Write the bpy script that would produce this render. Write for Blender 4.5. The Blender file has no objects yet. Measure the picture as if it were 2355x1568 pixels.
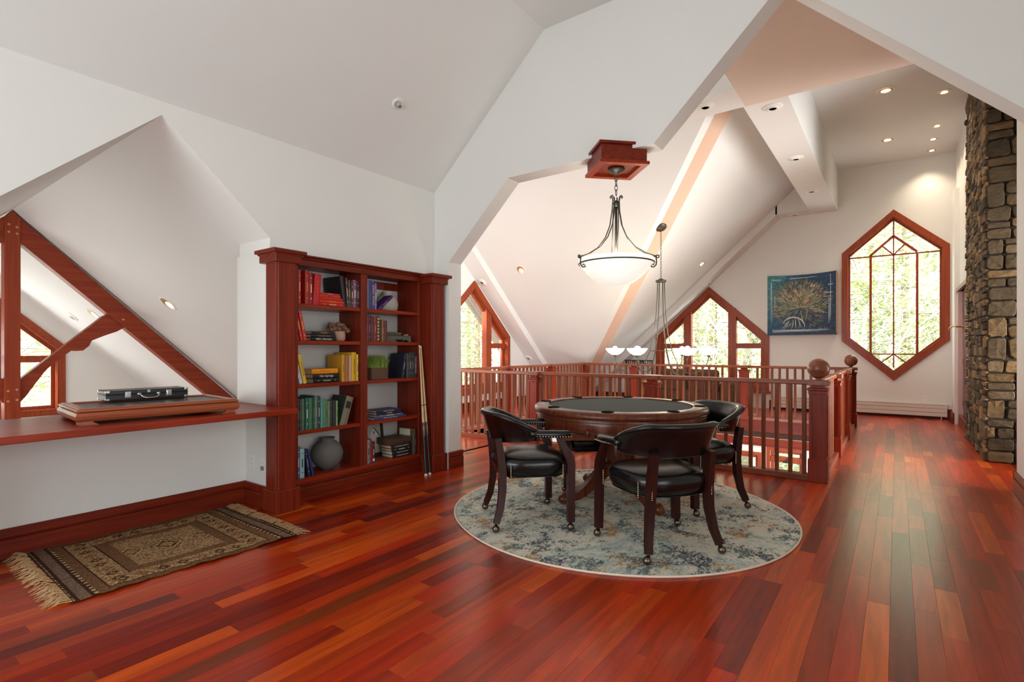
import bpy, bmesh, math, random
from math import sin, cos, pi, radians, sqrt, atan2
from mathutils import Vector, Matrix, Euler
from mathutils.geometry import tessellate_polygon
random.seed(7)
SC = bpy.context.scene
COL = SC.collection

# ------------------------------------------------------------------ camera
F_PX = 1211.5
TH = math.atan((2063.0 - 1177.5) / F_PX)
cam = bpy.data.cameras.new('camera'); cam_o = bpy.data.objects.new('camera', cam); COL.objects.link(cam_o)
cam_o.location = (0, 0, 1.2); cam_o.rotation_euler = (pi / 2, 0, TH)
cam.sensor_width = 36; cam.lens = 36 * F_PX / 2355; cam.shift_y = 18 / 2355; cam.clip_start = 0.05; cam.clip_end = 300
SC.camera = cam_o

# ------------------------------------------------------------------ world, sun, lights, exposure
W = bpy.data.worlds.new('world'); SC.world = W; W.use_nodes = True
bg = W.node_tree.nodes['Background']; bg.inputs[0].default_value = (0.95, 0.98, 1.0, 1); bg.inputs[1].default_value = 6.2
sun = bpy.data.lights.new('sun', 'SUN'); sun.energy = 11.0; sun.color = (1, .95, .86); sun.angle = radians(2)
so = bpy.data.objects.new('sun', sun); COL.objects.link(so)
so.rotation_euler = Vector((0.45, 0.72, -0.62)).to_track_quat('-Z', 'Y').to_euler()


def area(name, loc, target, sx, sy, power, col=(1, 1, 1)):
    l = bpy.data.lights.new(name, 'AREA'); l.shape = 'RECTANGLE'; l.size = sx; l.size_y = sy; l.energy = power; l.color = col
    o = bpy.data.objects.new(name, l); COL.objects.link(o); o.location = loc
    o.rotation_euler = (Vector(target) - Vector(loc)).to_track_quat('-Z', 'Y').to_euler()
    return o


# fill area lights added out of view: near room, left wing, right hall
area('added_fill_back', (-2.0, -3.0, 1.7), (-1.7, 3.0, 1.5), 3.6, 2.2, 100, (.88, .975, 1))
area('added_fill_side', (1.85, 0.2, 1.4), (-3, .6, 2.0), 3.0, 2.0, 28, (.93, .98, 1)).data.spread = radians(120)
area('added_fill_wing', (-5.45, 4.25, 1.5), (-5.2, 9.5, 1.9), 2.0, 2.4, 44, (1, .99, .97))
area('added_fill_hall', (2.1, 6.7, 1.6), (-3.0, 7.6, 1.9), 1.4, 2.6, 92, (1, .985, .96)).data.spread = radians(95)
area('added_fill_great_room', (-8.0, -1.1, 0.4), (-8.0, 3.2, 1.6), 5.0, 2.2, 150, (1, .99, .97))  # unseen fill added to brighten the vault, no window there
area('added_fill_below', (-2.9, 7.4, -2.35), (-2.9, 7.9, 3.0), 4.2, 3.2, 14, (1, .92, .84))  # unseen upward fill added under the opening to brighten the slopes
area('added_fill_bay', (-3.4, 4.8, 4.85), (-3.4, 4.8, 0), 3.0, 1.0, 14, (.97, .99, 1))  # unseen fill added in the raised bay, no skylight is built
area('downstairs_cove_light', (-2.0, 11.1, -0.36), (-2.0, 11.6, -0.7), 4.5, .08, 11, (1, .70, .36))
SC.view_settings.view_transform = 'Standard'; SC.view_settings.look = 'None'
SC.view_settings.gamma = 1.0; SC.view_settings.use_curve_mapping = False
SC.view_settings.exposure = 0.5


# ------------------------------------------------------------------ materials
def lin(c):
    return tuple(((x / 255) / 12.92 if x / 255 <= .04045 else ((x / 255 + .055) / 1.055) ** 2.4) for x in c) + (1,)


MATS = {}


def mat(name, rgb, rough=.5, metal=0, coat=0, noise=0, nscale=20, bump=0, bscale=60, spec=.5, emit=None, estr=0, sheen=0):
    if name in MATS: return MATS[name]
    m = bpy.data.materials.new(name); m.use_nodes = True; nt = m.node_tree; b = nt.nodes['Principled BSDF']
    c = lin(rgb)
    b.inputs['Base Color'].default_value = c; b.inputs['Roughness'].default_value = rough; b.inputs['Metallic'].default_value = metal
    b.inputs['Coat Weight'].default_value = coat; b.inputs['Coat Roughness'].default_value = .12
    b.inputs['Specular IOR Level'].default_value = spec
    if sheen: b.inputs['Sheen Weight'].default_value = sheen
    if emit: b.inputs['Emission Color'].default_value = lin(emit); b.inputs['Emission Strength'].default_value = estr
    tc = nt.nodes.new('ShaderNodeTexCoord')
    if noise:
        n = nt.nodes.new('ShaderNodeTexNoise'); n.inputs['Scale'].default_value = nscale; n.inputs['Detail'].default_value = 5
        nt.links.new(tc.outputs['Object'], n.inputs['Vector'])
        r = nt.nodes.new('ShaderNodeMix'); r.data_type = 'RGBA'
        r.inputs[6].default_value = tuple(x * (1 - noise) for x in c[:3]) + (1,); r.inputs[7].default_value = tuple(min(1, x * (1 + noise)) for x in c[:3]) + (1,)
        nt.links.new(n.outputs['Fac'], r.inputs[0]); nt.links.new(r.outputs[2], b.inputs['Base Color'])
    if bump:
        n2 = nt.nodes.new('ShaderNodeTexNoise'); n2.inputs['Scale'].default_value = bscale; n2.inputs['Detail'].default_value = 6
        nt.links.new(tc.outputs['Object'], n2.inputs['Vector'])
        bp = nt.nodes.new('ShaderNodeBump'); bp.inputs['Strength'].default_value = bump; bp.inputs['Distance'].default_value = .6 / bscale
        nt.links.new(n2.outputs['Fac'], bp.inputs['Height']); nt.links.new(bp.outputs[0], b.inputs['Normal'])
    MATS[name] = m
    return m


def wood(name, light, dark, axis='Z', rough=.38, coat=.25, sc=1.0, knots=False):
    if name in MATS: return MATS[name]
    m = bpy.data.materials.new(name); m.use_nodes = True; nt = m.node_tree; b = nt.nodes['Principled BSDF']
    tc = nt.nodes.new('ShaderNodeTexCoord'); mp = nt.nodes.new('ShaderNodeMapping')
    s = [38 * sc, 38 * sc, 38 * sc]; s['XYZ'.index(axis)] = 1.6 * sc
    mp.inputs['Scale'].default_value = s
    n = nt.nodes.new('ShaderNodeTexNoise'); n.inputs['Scale'].default_value = 1; n.inputs['Detail'].default_value = 7; n.inputs['Roughness'].default_value = .6; n.inputs['Distortion'].default_value = .6
    r = nt.nodes.new('ShaderNodeValToRGB'); e = r.color_ramp.elements
    e[0].position = .3; e[0].color = lin(dark); e[1].position = .68; e[1].color = lin(light)
    nt.links.new(tc.outputs['Object'], mp.inputs['Vector']); nt.links.new(mp.outputs[0], n.inputs['Vector']); nt.links.new(n.outputs['Fac'], r.inputs[0])
    out = r.outputs[0]
    if knots:
        v = nt.nodes.new('ShaderNodeTexVoronoi'); v.inputs['Scale'].default_value = 2.6; nt.links.new(tc.outputs['Object'], v.inputs['Vector'])
        kr = nt.nodes.new('ShaderNodeValToRGB'); kr.color_ramp.elements[0].position = .06; kr.color_ramp.elements[0].color = (.35, .35, .35, 1); kr.color_ramp.elements[1].position = .14; kr.color_ramp.elements[1].color = (1, 1, 1, 1)
        nt.links.new(v.outputs['Distance'], kr.inputs[0])
        mx = nt.nodes.new('ShaderNodeMix'); mx.data_type = 'RGBA'; mx.blend_type = 'MULTIPLY'; mx.inputs[0].default_value = 1
        nt.links.new(out, mx.inputs[6]); nt.links.new(kr.outputs[0], mx.inputs[7]); out = mx.outputs[2]
    nt.links.new(out, b.inputs['Base Color'])
    b.inputs['Roughness'].default_value = rough; b.inputs['Coat Weight'].default_value = coat; b.inputs['Coat Roughness'].default_value = .18; b.inputs['Specular IOR Level'].default_value = .22
    bp = nt.nodes.new('ShaderNodeBump'); bp.inputs['Strength'].default_value = .12; bp.inputs['Distance'].default_value = .004
    nt.links.new(n.outputs['Fac'], bp.inputs['Height']); nt.links.new(bp.outputs[0], b.inputs['Normal'])
    MATS[name] = m
    return m


def attr_mat(name, rough=.6, grain=0, coat=0, coat_rough=.2, bump=0, bscale=80, gscale=(16, 1.1, 1), spec=.5):
    """colour comes from the mesh's own colour attribute 'tone' (planks, stones, weave, paint)"""
    if name in MATS: return MATS[name]
    m = bpy.data.materials.new(name); m.use_nodes = True; nt = m.node_tree; b = nt.nodes['Principled BSDF']
    a = nt.nodes.new('ShaderNodeAttribute'); a.attribute_name = 'tone'; out = a.outputs['Color']
    tc = nt.nodes.new('ShaderNodeTexCoord')
    b.inputs['Roughness'].default_value = rough; b.inputs['Coat Weight'].default_value = coat; b.inputs['Coat Roughness'].default_value = coat_rough
    b.inputs['Specular IOR Level'].default_value = spec
    if grain:
        sep = nt.nodes.new('ShaderNodeVectorMath'); sep.operation = 'MULTIPLY'; sep.inputs[1].default_value = gscale
        ad = nt.nodes.new('ShaderNodeVectorMath'); ad.operation = 'MULTIPLY_ADD'; ad.inputs[1].default_value = (70, 90, 110)
        nt.links.new(tc.outputs['Object'], sep.inputs[0]); nt.links.new(a.outputs['Color'], ad.inputs[0]); nt.links.new(sep.outputs[0], ad.inputs[2])
        n = nt.nodes.new('ShaderNodeTexNoise'); n.inputs['Scale'].default_value = 1; n.inputs['Detail'].default_value = 8; n.inputs['Roughness'].default_value = .62; n.inputs['Distortion'].default_value = 1.1
        nt.links.new(ad.outputs[0], n.inputs['Vector'])
        mr = nt.nodes.new('ShaderNodeMapRange'); mr.inputs[1].default_value = .3; mr.inputs[2].default_value = .7; mr.inputs[3].default_value = 1 - grain; mr.inputs[4].default_value = 1 + grain
        nt.links.new(n.outputs['Fac'], mr.inputs[0])
        mx = nt.nodes.new('ShaderNodeVectorMath'); mx.operation = 'SCALE'
        nt.links.new(out, mx.inputs[0]); nt.links.new(mr.outputs[0], mx.inputs['Scale']); out = mx.outputs[0]
    nt.links.new(out, b.inputs['Base Color'])
    if bump:
        n2 = nt.nodes.new('ShaderNodeTexNoise'); n2.inputs['Scale'].default_value = bscale; n2.inputs['Detail'].default_value = 8
        nt.links.new(tc.outputs['Object'], n2.inputs['Vector'])
        bp = nt.nodes.new('ShaderNodeBump'); bp.inputs['Strength'].default_value = bump; bp.inputs['Distance'].default_value = .012
        nt.links.new(n2.outputs['Fac'], bp.inputs['Height']); nt.links.new(bp.outputs[0], b.inputs['Normal'])
    MATS[name] = m
    return m


def glass_mat():
    m = bpy.data.materials.new('window_glass'); m.use_nodes = True; nt = m.node_tree
    for n in list(nt.nodes):
        if n.type == 'BSDF_PRINCIPLED': nt.nodes.remove(n)
    o = [n for n in nt.nodes if n.type == 'OUTPUT_MATERIAL'][0]
    t = nt.nodes.new('ShaderNodeBsdfTransparent'); t.inputs[0].default_value = (.97, .985, .98, 1)
    g = nt.nodes.new('ShaderNodeBsdfGlossy'); g.inputs['Roughness'].default_value = .02
    lw = nt.nodes.new('ShaderNodeLayerWeight'); lw.inputs[0].default_value = .5
    fr = nt.nodes.new('ShaderNodeMath'); fr.operation = 'POWER'; fr.inputs[1].default_value = 4; nt.links.new(lw.outputs['Facing'], fr.inputs[0])
    mx = nt.nodes.new('ShaderNodeMixShader')
    nt.links.new(fr.outputs[0], mx.inputs[0]); nt.links.new(t.outputs[0], mx.inputs[1]); nt.links.new(g.outputs[0], mx.inputs[2]); nt.links.new(mx.outputs[0], o.inputs[0])
    return m


GLASS = glass_mat()
PAINT = mat('white_wall_paint', (228, 226, 221), .75, noise=.012, nscale=3, bump=.03, bscale=220)
BOUNCE_TAN = mat('soffit_bounce_tan', (222, 204, 188), .8)  # warm light bounced off the floor, put into the soffit colour
CPAINT = mat('white_ceiling_paint', (226, 225, 221), .8, noise=.012, nscale=3)
WCASE = wood('cherry_case', (132, 42, 19), (92, 25, 11), 'Z', .42, .12)
WCASEY = wood('cherry_case_long', (130, 41, 17), (88, 24, 10), 'Y', .42, .12)
WSHELF = wood('cherry_shelf', (156, 50, 16), (116, 31, 10), 'Y', .4, .15)
WINZ = wood('window_oak', (160, 72, 36), (134, 54, 27), 'Z', .45, .15)
WINY = wood('window_oak_y', (160, 72, 36), (134, 54, 27), 'Y', .45, .15)
WBAL = wood('rail_oak', (140, 78, 46), (98, 46, 26), 'Z', .45, .1, 1.3)
WBALX = wood('rail_oak_x', (152, 82, 54), (112, 52, 34), 'X', .4, .3)
WBALY = wood('rail_oak_y', (148, 80, 54), (110, 50, 33), 'Y', .4, .3)
WNEW = wood('newel_cherry', (146, 47, 17), (106, 31, 11), 'Z', .42, .12)
WTRUSS = wood('truss_pine', (168, 72, 38), (140, 52, 28), 'Z', .5, .1, .5, True)
WTRUSSY = wood('truss_pine_y', (164, 68, 36), (130, 46, 25), 'Y', .5, .1, .5, True)
WTAB = wood('table_walnut', (112, 54, 28), (66, 28, 14), 'Z', .3, .3)
WCHAIR = wood('chair_mahogany', (58, 20, 12), (34, 10, 7), 'Z', .4, .14)
WGAME = wood('game_box_wood', (158, 84, 50), (132, 62, 36), 'Y', .35, .35)
LEATHER = mat('black_vinyl', (11, 10, 10), .23, bump=.10, bscale=140, spec=.5)
BRASSD = mat('antique_brass', (112, 98, 84), .3, 1)
NAIL = mat('nail_brass', (205, 190, 160), .25, 1)
IRON = mat('aged_iron', (84, 80, 70), .45, .7, noise=.2)
FELT = mat('dark_felt', (66, 73, 68), .9, noise=.08, nscale=300)
BLACK = mat('black_plastic', (18, 18, 18), .35)
ALAB = mat('frosted_glass_bowl', (240, 238, 230), .35, emit=(255, 250, 238), estr=.5)
ALAB2 = mat('lit_glass_shade', (250, 244, 230), .4, emit=(255, 236, 200), estr=3.2)
WHITEP = mat('white_plastic', (232, 230, 224), .45)
GOLDREF = mat('gold_reflector', (196, 148, 88), .3, .6)
BULB = mat('warm_bulb', (255, 240, 210), .5, emit=(255, 226, 170), estr=5)
EYE = mat('grey_eyeball', (150, 140, 132), .5)
PAGES = mat('book_pages', (196, 178, 150), .9, noise=.1, nscale=200)


# ------------------------------------------------------------------ mesh helpers
class MB:
    def __init__(s): s.v = []; s.f = []; s.c = []

    def add(s, vs, fs, col=None):
        o = len(s.v); s.v += [tuple(v) for v in vs]; s.f += [tuple(i + o for i in f) for f in fs]; s.c += [col] * len(fs)
        return s

    def box(s, x0, x1, y0, y1, z0, z1, col=None):
        vs = [(x0, y0, z0), (x1, y0, z0), (x1, y1, z0), (x0, y1, z0), (x0, y0, z1), (x1, y0, z1), (x1, y1, z1), (x0, y1, z1)]
        return s.add(vs, [(0, 3, 2, 1), (4, 5, 6, 7), (0, 1, 5, 4), (1, 2, 6, 5), (2, 3, 7, 6), (3, 0, 4, 7)], col)

    def bbox(s, x0, x1, y0, y1, z0, z1, b=.003, col=None):
        """box with chamfered edges"""
        b = min(b, (x1 - x0) * .45, (y1 - y0) * .45, (z1 - z0) * .45)
        def ring(i, z): return [(x0 + i, y0 + b, z), (x0 + b, y0 + i, z), (x1 - b, y0 + i, z), (x1 - i, y0 + b, z), (x1 - i, y1 - b, z), (x1 - b, y1 - i, z), (x0 + b, y1 - i, z), (x0 + i, y1 - b, z)]
        vs = ring(b, z0) + ring(0, z0 + b) + ring(0, z1 - b) + ring(b, z1)
        fs = [tuple(range(7, -1, -1)), tuple(range(24, 32))]
        for k in range(3):
            for i in range(8): fs.append((k * 8 + i, k * 8 + (i + 1) % 8, k * 8 + 8 + (i + 1) % 8, k * 8 + 8 + i))
        return s.add(vs, fs, col)

    def prism(s, poly, axis, a, b, col=None):
        """poly = 2-D outline in the two other axes (order X,Y,Z without axis); extruded a..b"""
        n = len(poly)
        def P(p, t): return {'X': (t, p[0], p[1]), 'Y': (p[0], t, p[1]), 'Z': (p[0], p[1], t)}[axis]
        vs = [P(p, a) for p in poly] + [P(p, b) for p in poly]
        tris = tessellate_polygon([[Vector((p[0], p[1], 0)) for p in poly]])
        fs = [tuple(t) for t in tris] + [tuple(i + n for i in reversed(t)) for t in tris]
        fs += [(i, (i + 1) % n, n + (i + 1) % n, n + i) for i in range(n)]
        return s.add(vs, fs, col)

    def ring(s, outer, inner, axis, a, b):
        """frame between two outlines with the same number of corners"""
        n = len(outer)
        def P(p, t): return {'X': (t, p[0], p[1]), 'Y': (p[0], t, p[1]), 'Z': (p[0], p[1], t)}[axis]
        vs = [P(p, a) for p in outer] + [P(p, a) for p in inner] + [P(p, b) for p in outer] + [P(p, b) for p in inner]
        fs = []
        for i in range(n):
            j = (i + 1) % n
            fs += [(i, j, n + j, n + i), (2 * n + i, 3 * n + i, 3 * n + j, 2 * n + j), (i, 2 * n + i, 2 * n + j, j), (n + i, n + j, 3 * n + j, 3 * n + i)]
        return s.add(vs, fs)

    def slab(s, pts, th):
        """planar 3-D outline, thickened upward by th"""
        n = len(pts); vs = [tuple(p) for p in pts] + [(p[0], p[1], p[2] + th) for p in pts]
        return s.add(vs, [tuple(range(n)), tuple(range(2 * n - 1, n - 1, -1))] + [(i, (i + 1) % n, n + (i + 1) % n, n + i) for i in range(n)])

    def tube(s, pts, r, seg=8, cap=True, col=None, sq=None):
        pts = [Vector(p) for p in pts]; n = len(pts); rs = r if isinstance(r, (list, tuple)) else [r] * n
        t0 = (pts[1] - pts[0]).normalized(); u = t0.orthogonal().normalized()
        if sq is not None: u = (Vector(sq) - t0 * Vector(sq).dot(t0)).normalized()
        vs = []
        for i, p in enumerate(pts):
            t = (pts[min(i + 1, n - 1)] - pts[max(i - 1, 0)]).normalized()
            u = (u - t * u.dot(t)).normalized(); w = t.cross(u)
            rr = rs[i]; ra, rb = rr if isinstance(rr, tuple) else (rr, rr)
            if sq is not None:
                for a_, b_ in ((1, 1), (-1, 1), (-1, -1), (1, -1)): vs.append(tuple(p + u * ra * a_ + w * rb * b_))
            else:
                for k in range(seg):
                    a = 2 * pi * k / seg; vs.append(tuple(p + u * ra * cos(a) + w * rb * sin(a)))
        if sq is not None: seg = 4
        fs = [(i * seg + k, i * seg + (k + 1) % seg, (i + 1) * seg + (k + 1) % seg, (i + 1) * seg + k) for i in range(n - 1) for k in range(seg)]
        if cap: fs += [tuple(range(seg - 1, -1, -1)), tuple((n - 1) * seg + k for k in range(seg))]
        return s.add(vs, fs, col)

    def lathe(s, prof, c=(0, 0, 0), seg=24, col=None, mod=None, cap=(1, 1)):
        vs = []; n = len(prof)
        for i, (r, z) in enumerate(prof):
            for k in range(seg):
                a = 2 * pi * k / seg; rr, zz = (r, z) if mod is None else mod(i, a, r, z)
                vs.append((c[0] + rr * cos(a), c[1] + rr * sin(a), c[2] + zz))
        fs = [(i * seg + k, i * seg + (k + 1) % seg, (i + 1) * seg + (k + 1) % seg, (i + 1) * seg + k) for i in range(n - 1) for k in range(seg)]
        if cap[0] and prof[0][0] > 1e-6: fs.append(tuple(range(seg - 1, -1, -1)))
        if cap[1] and prof[-1][0] > 1e-6: fs.append(tuple((n - 1) * seg + k for k in range(seg)))
        return s.add(vs, fs, col)

    def ball(s, c, r, seg=12, rings=8, sc=(1, 1, 1), col=None):
        vs = [(c[0], c[1], c[2] - r * sc[2])]
        for i in range(1, rings):
            a = -pi / 2 + pi * i / rings
            for k in range(seg):
                b = 2 * pi * k / seg; vs.append((c[0] + r * cos(a) * cos(b) * sc[0], c[1] + r * cos(a) * sin(b) * sc[1], c[2] + r * sin(a) * sc[2]))
        vs.append((c[0], c[1], c[2] + r * sc[2])); L = len(vs) - 1
        fs = [(0, 1 + (k + 1) % seg, 1 + k) for k in range(seg)]
        fs += [(1 + (i - 1) * seg + k, 1 + (i - 1) * seg + (k + 1) % seg, 1 + i * seg + (k + 1) % seg, 1 + i * seg + k) for i in range(1, rings - 1) for k in range(seg)]
        fs += [(L, 1 + (rings - 2) * seg + k, 1 + (rings - 2) * seg + (k + 1) % seg) for k in range(seg)]
        return s.add(vs, fs, col)

    def merge(s, o, M=None):
        if M is not None: o.xf(M)
        k = len(s.v); s.v += list(o.v); s.f += [tuple(i + k for i in f) for f in o.f]; s.c += o.c
        return s

    def xf(s, M):
        s.v = [tuple(M @ Vector(v)) for v in s.v]; return s

    def mesh(s, name, m, smooth=False, fix=True):
        me = bpy.data.meshes.new(name); me.from_pydata(s.v, [], s.f); me.validate()
        if any(c is not None for c in s.c) and len(s.c) == len(me.polygons):
            at = me.color_attributes.new('tone', 'FLOAT_COLOR', 'CORNER'); buf = []
            for p, c in zip(me.polygons, s.c):
                c = c or (1, 1, 1, 1)
                for _ in range(p.loop_total): buf.extend(c)
            at.data.foreach_set('color', buf)
        if fix:
            b = bmesh.new(); b.from_mesh(me); bmesh.ops.recalc_face_normals(b, faces=b.faces); b.to_mesh(me); b.free()
        me.materials.append(m)
        if smooth: me.shade_smooth() if hasattr(me, 'shade_smooth') else None
        return me


MW = {}


def mwof(o): return MW.get(o.name, Matrix.Identity(4))


def thing(name, label, cat, loc=(0, 0, 0), rot=(0, 0, 0), group=None):
    o = bpy.data.objects.new(name, None); COL.objects.link(o); o.location = loc; o.rotation_euler = rot; o.empty_display_size = .1
    MW[o.name] = Matrix.LocRotScale(Vector(loc), Euler(rot), Vector((1, 1, 1)))
    o['label'] = label; o['category'] = cat
    if group: o['group'] = group
    return o


def part(mb, name, m, parent=None, smooth=False, world=False, label=None, kind=None, auto=None, bevel=0):
    """one mesh object; world=True: vertices are given in world coordinates"""
    if world and parent is not None:
        root = parent; M = Matrix.Identity(4)
        while root is not None:
            M = mwof(root) @ M if root.name in MW else M; root = root.parent
        mb.xf(M.inverted())
    me = mb.mesh(name, m, smooth)
    o = bpy.data.objects.new(name, me); COL.objects.link(o)
    if parent is not None: o.parent = parent
    if label: o['label'] = label
    if kind: o['kind'] = kind
    if smooth and auto:
        md = o.modifiers.new('edges', 'EDGE_SPLIT'); md.split_angle = radians(auto)
    if bevel:
        md = o.modifiers.new('bevel', 'BEVEL'); md.width = bevel; md.segments = 2; md.limit_method = 'ANGLE'
    return o


def tag(o, label, cat, group=None):
    o['label'] = label; o['category'] = cat
    if group: o['group'] = group
    return o


def struct(name, mb, m, parent=None, smooth=False):
    o = part(mb, name, m, parent, smooth)
    if parent is None: o['kind'] = 'structure'
    return o


def dup(root, loc, rot, label=None, group=None):
    r = root.copy(); COL.objects.link(r); r.location = loc; r.rotation_euler = rot
    MW[r.name] = Matrix.LocRotScale(Vector(loc), Euler(rot), Vector((1, 1, 1)))
    if label: r['label'] = label
    if group: r['group'] = group
    for ch in list(root.children):
        c = ch.copy(); COL.objects.link(c); c.parent = r
        for g in list(ch.children):
            d = g.copy(); COL.objects.link(d); d.parent = c
    return r


_txt = {}


def text_obj(body, size, m, parent, M, name='title', extrude=.0004, squash=1.0):
    k = (body, size, m.name, squash)
    if k not in _txt:
        cu = bpy.data.curves.new('t', 'FONT'); cu.body = body; cu.size = size; cu.extrude = extrude; cu.align_x = 'CENTER'; cu.align_y = 'CENTER'; cu.resolution_u = 2
        to = bpy.data.objects.new('t', cu); COL.objects.link(to); bpy.context.view_layer.update()
        me = bpy.data.meshes.new_from_object(to.evaluated_get(bpy.context.evaluated_depsgraph_get()))
        bpy.data.objects.remove(to)
        me.transform(Matrix.Diagonal((squash, 1, 1, 1))); me.materials.clear(); me.materials.append(m); _txt[k] = me
    o = bpy.data.objects.new(name, _txt[k]); COL.objects.link(o); o.parent = parent; o.matrix_local = M
    return o


def wall_poly(name, outer, holes, axis, a, b, m, parent=None):
    loops = [outer] + holes; mb = MB()
    flat = [p for l in loops for p in l]; n = len(flat)
    tris = tessellate_polygon([[Vector((p[0], p[1], 0)) for p in l] for l in loops])
    def P(p, t): return {'X': (t, p[0], p[1]), 'Y': (p[0], t, p[1]), 'Z': (p[0], p[1], t)}[axis]
    vs = [P(p, a) for p in flat] + [P(p, b) for p in flat]; fs = [tuple(t) for t in tris] + [tuple(i + n for i in reversed(t)) for t in tris]
    o = 0
    for l in loops:
        k = len(l); fs += [(o + i, o + (i + 1) % k, n + o + (i + 1) % k, n + o + i) for i in range(k)]; o += k
    mb.add(vs, fs)
    return struct(name, mb, m, parent)


def inset(poly, d):
    """offset a convex outline inward by d"""
    n = len(poly); A = sum(poly[i][0] * poly[(i + 1) % n][1] - poly[(i + 1) % n][0] * poly[i][1] for i in range(n)); sg = 1 if A > 0 else -1
    out = []
    for i in range(n):
        p0, p1, p2 = Vector(poly[i - 1]), Vector(poly[i]), Vector(poly[(i + 1) % n])
        e1 = (p1 - p0).normalized(); e2 = (p2 - p1).normalized()
        n1 = Vector((-e1.y, e1.x)) * sg; n2 = Vector((-e2.y, e2.x)) * sg
        k = n1 + n2; k = k / max(1e-6, k.dot(n1)); out.append(tuple(p1 + k * d))
    return out


# ------------------------------------------------------------------ STRUCTURE: floor of wide cherry planks
fl = MB()
for x0, x1, y0, y1 in ((-4.12, 2.2, -3.2, 4.04), (-6.65, 2.2, 4.04, 5.5), (-6.65, -5.15, 5.5, 9.7), (-.62, 2.2, 5.5, 9.7), (-6.65, 2.2, 9.7, 11.6)):
    fl.box(x0, x1, y0, y1, -.3, -.021)
FLOOR = struct('floor', fl, mat('subfloor', (60, 30, 20), .8))
PLANK = attr_mat('floor_plank', .36, .34, .46, .22, 0, 80, (17, 1.3, 1), .15)
TONES = [(176, 52, 5), (156, 42, 4), (136, 31, 4), (190, 68, 8), (206, 92, 18), (118, 26, 5), (168, 48, 5), (150, 44, 7), (184, 58, 4), (106, 25, 7), (172, 42, 3), (196, 78, 14), (132, 50, 12)]
TW = [10, 10, 7, 6, 3, 3, 10, 8, 9, 1.5, 9, 3, 3]
pw = .089; planks = []
xi = -4.12
rp = random.Random(11)
i = 0
while xi < 2.1:
    spans = [(-.6, 11.6)]
    xm = xi + pw / 2
    if -5.15 < xm < -.62: spans = [(-.6, 5.5), (9.7, 11.6)]
    for (a, b) in spans:
        y = a - rp.uniform(0, 1.2)
        while y < b:
            L = rp.choice((.35, .5, .7, .9, 1.1, 1.4, 1.8)) * rp.uniform(.85, 1.15)
            y0, y1 = max(a, y), min(b, y + L)
            if y1 - y0 > .05: planks.append((xi, xi + pw, y0, y1))
            y += L
    xi += pw
xi = -6.65
while xi < -4.13:
    for (a, b) in ([(4.04, 5.5), (9.7, 11.6)] if xi > -5.2 else [(4.04, 11.6)]):
        y = a - rp.uniform(0, 1)
        while y < b:
            L = rp.uniform(.4, 1.6); y0, y1 = max(a, y), min(b, y + L)
            if y1 - y0 > .05: planks.append((xi, xi + pw, y0, y1))
            y += L
    xi += pw


def plank_size(p):
    cx, cy = (p[0] + p[1]) / 2, (p[2] + p[3]) / 2
    d = -sin(TH) * cx + cos(TH) * cy; a = (cos(TH) * cx + sin(TH) * cy) / max(d, .01)
    if d < .5 or abs(a) > 1.15: return 0
    return (p[3] - p[2]) * pw / d ** 3


planks.sort(key=plank_size, reverse=True)
rest = MB()
for k, p in enumerate(planks):
    t = lin(rp.choices(TONES, TW)[0]); j = rp.uniform(.85, 1.15); j *= .86; c = (t[0] * j, t[1] * j * rp.uniform(.85, 1.15), t[2] * j, 1)
    g = .0001
    vs = [(p[0] + g, p[2] + g, -.0205), (p[1] - g, p[2] + g, -.0205), (p[1] - g, p[3] - g, -.0205), (p[0] + g, p[3] - g, -.0205)]
    vs += [(x, y, -.0006) for x, y, z in vs]; q = g + .0005
    vs += [(p[0] + q, p[2] + q, 0), (p[1] - q, p[2] + q, 0), (p[1] - q, p[3] - q, 0), (p[0] + q, p[3] - q, 0)]
    fs = [(8, 9, 10, 11)] + [(i, (i + 1) % 4, 4 + (i + 1) % 4, 4 + i) for i in range(4)] + [(4 + i, 4 + (i + 1) % 4, 8 + (i + 1) % 4, 8 + i) for i in range(4)]
    if k < 300:
        mb = MB().add(vs, fs, c); part(mb, 'plank', PLANK, FLOOR)
    else: rest.add(vs, fs, c)
o = part(rest, 'planks_beyond', PLANK, FLOOR); o['kind'] = 'stuff'

# floor-opening fascia and lower storey
fa = MB()
fa.box(-5.17, -.6, 9.6, 9.63, -.19, .02); fa.box(-5.17, -.6, 5.5, 5.53, -.3, .02); fa.box(-5.18, -5.15, 5.5, 9.63, -.3, .02); fa.box(-.63, -.6, 5.5, 9.63, -.3, .02)
struct('trim_1', fa, wood('fascia_cherry', (118, 38, 18), (86, 24, 11), 'X', .5, .05))
struct('floor', MB().box(-11.2, 2.2, -3.2, 11.75, -2.95, -2.8), mat('lower_floor', (150, 84, 52), .4))

# walls -------------------------------------------------------------------------------------------------------
# wall at X=-3.8 above the desk and the bookcase, with the gable opening
wall_poly('wall_left', [(-3.2, .0), (-3.2, 3.0), (3.86, 3.0), (3.86, 1.88), (2.12, 1.88), (2.12, 2.035), (1.40, 2.697), (.45, 1.82), (.45, 0)], [], 'X', -4.25, -3.8, PAINT)
struct('wall_left', MB().box(-4.25, -4.12, -.7, 2.12, 0, .742), PAINT)                     # half wall under the desk
struct('wall_left', MB().box(-4.25, -3.78, 2.1, 2.24, 0, 1.93), PAINT)                    # return beside the bookcase
struct('wall_left', MB().box(-4.25, -4.13, 2.2, 3.9, -2.8, 2.0), PAINT)                    # behind the bookcase
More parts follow.
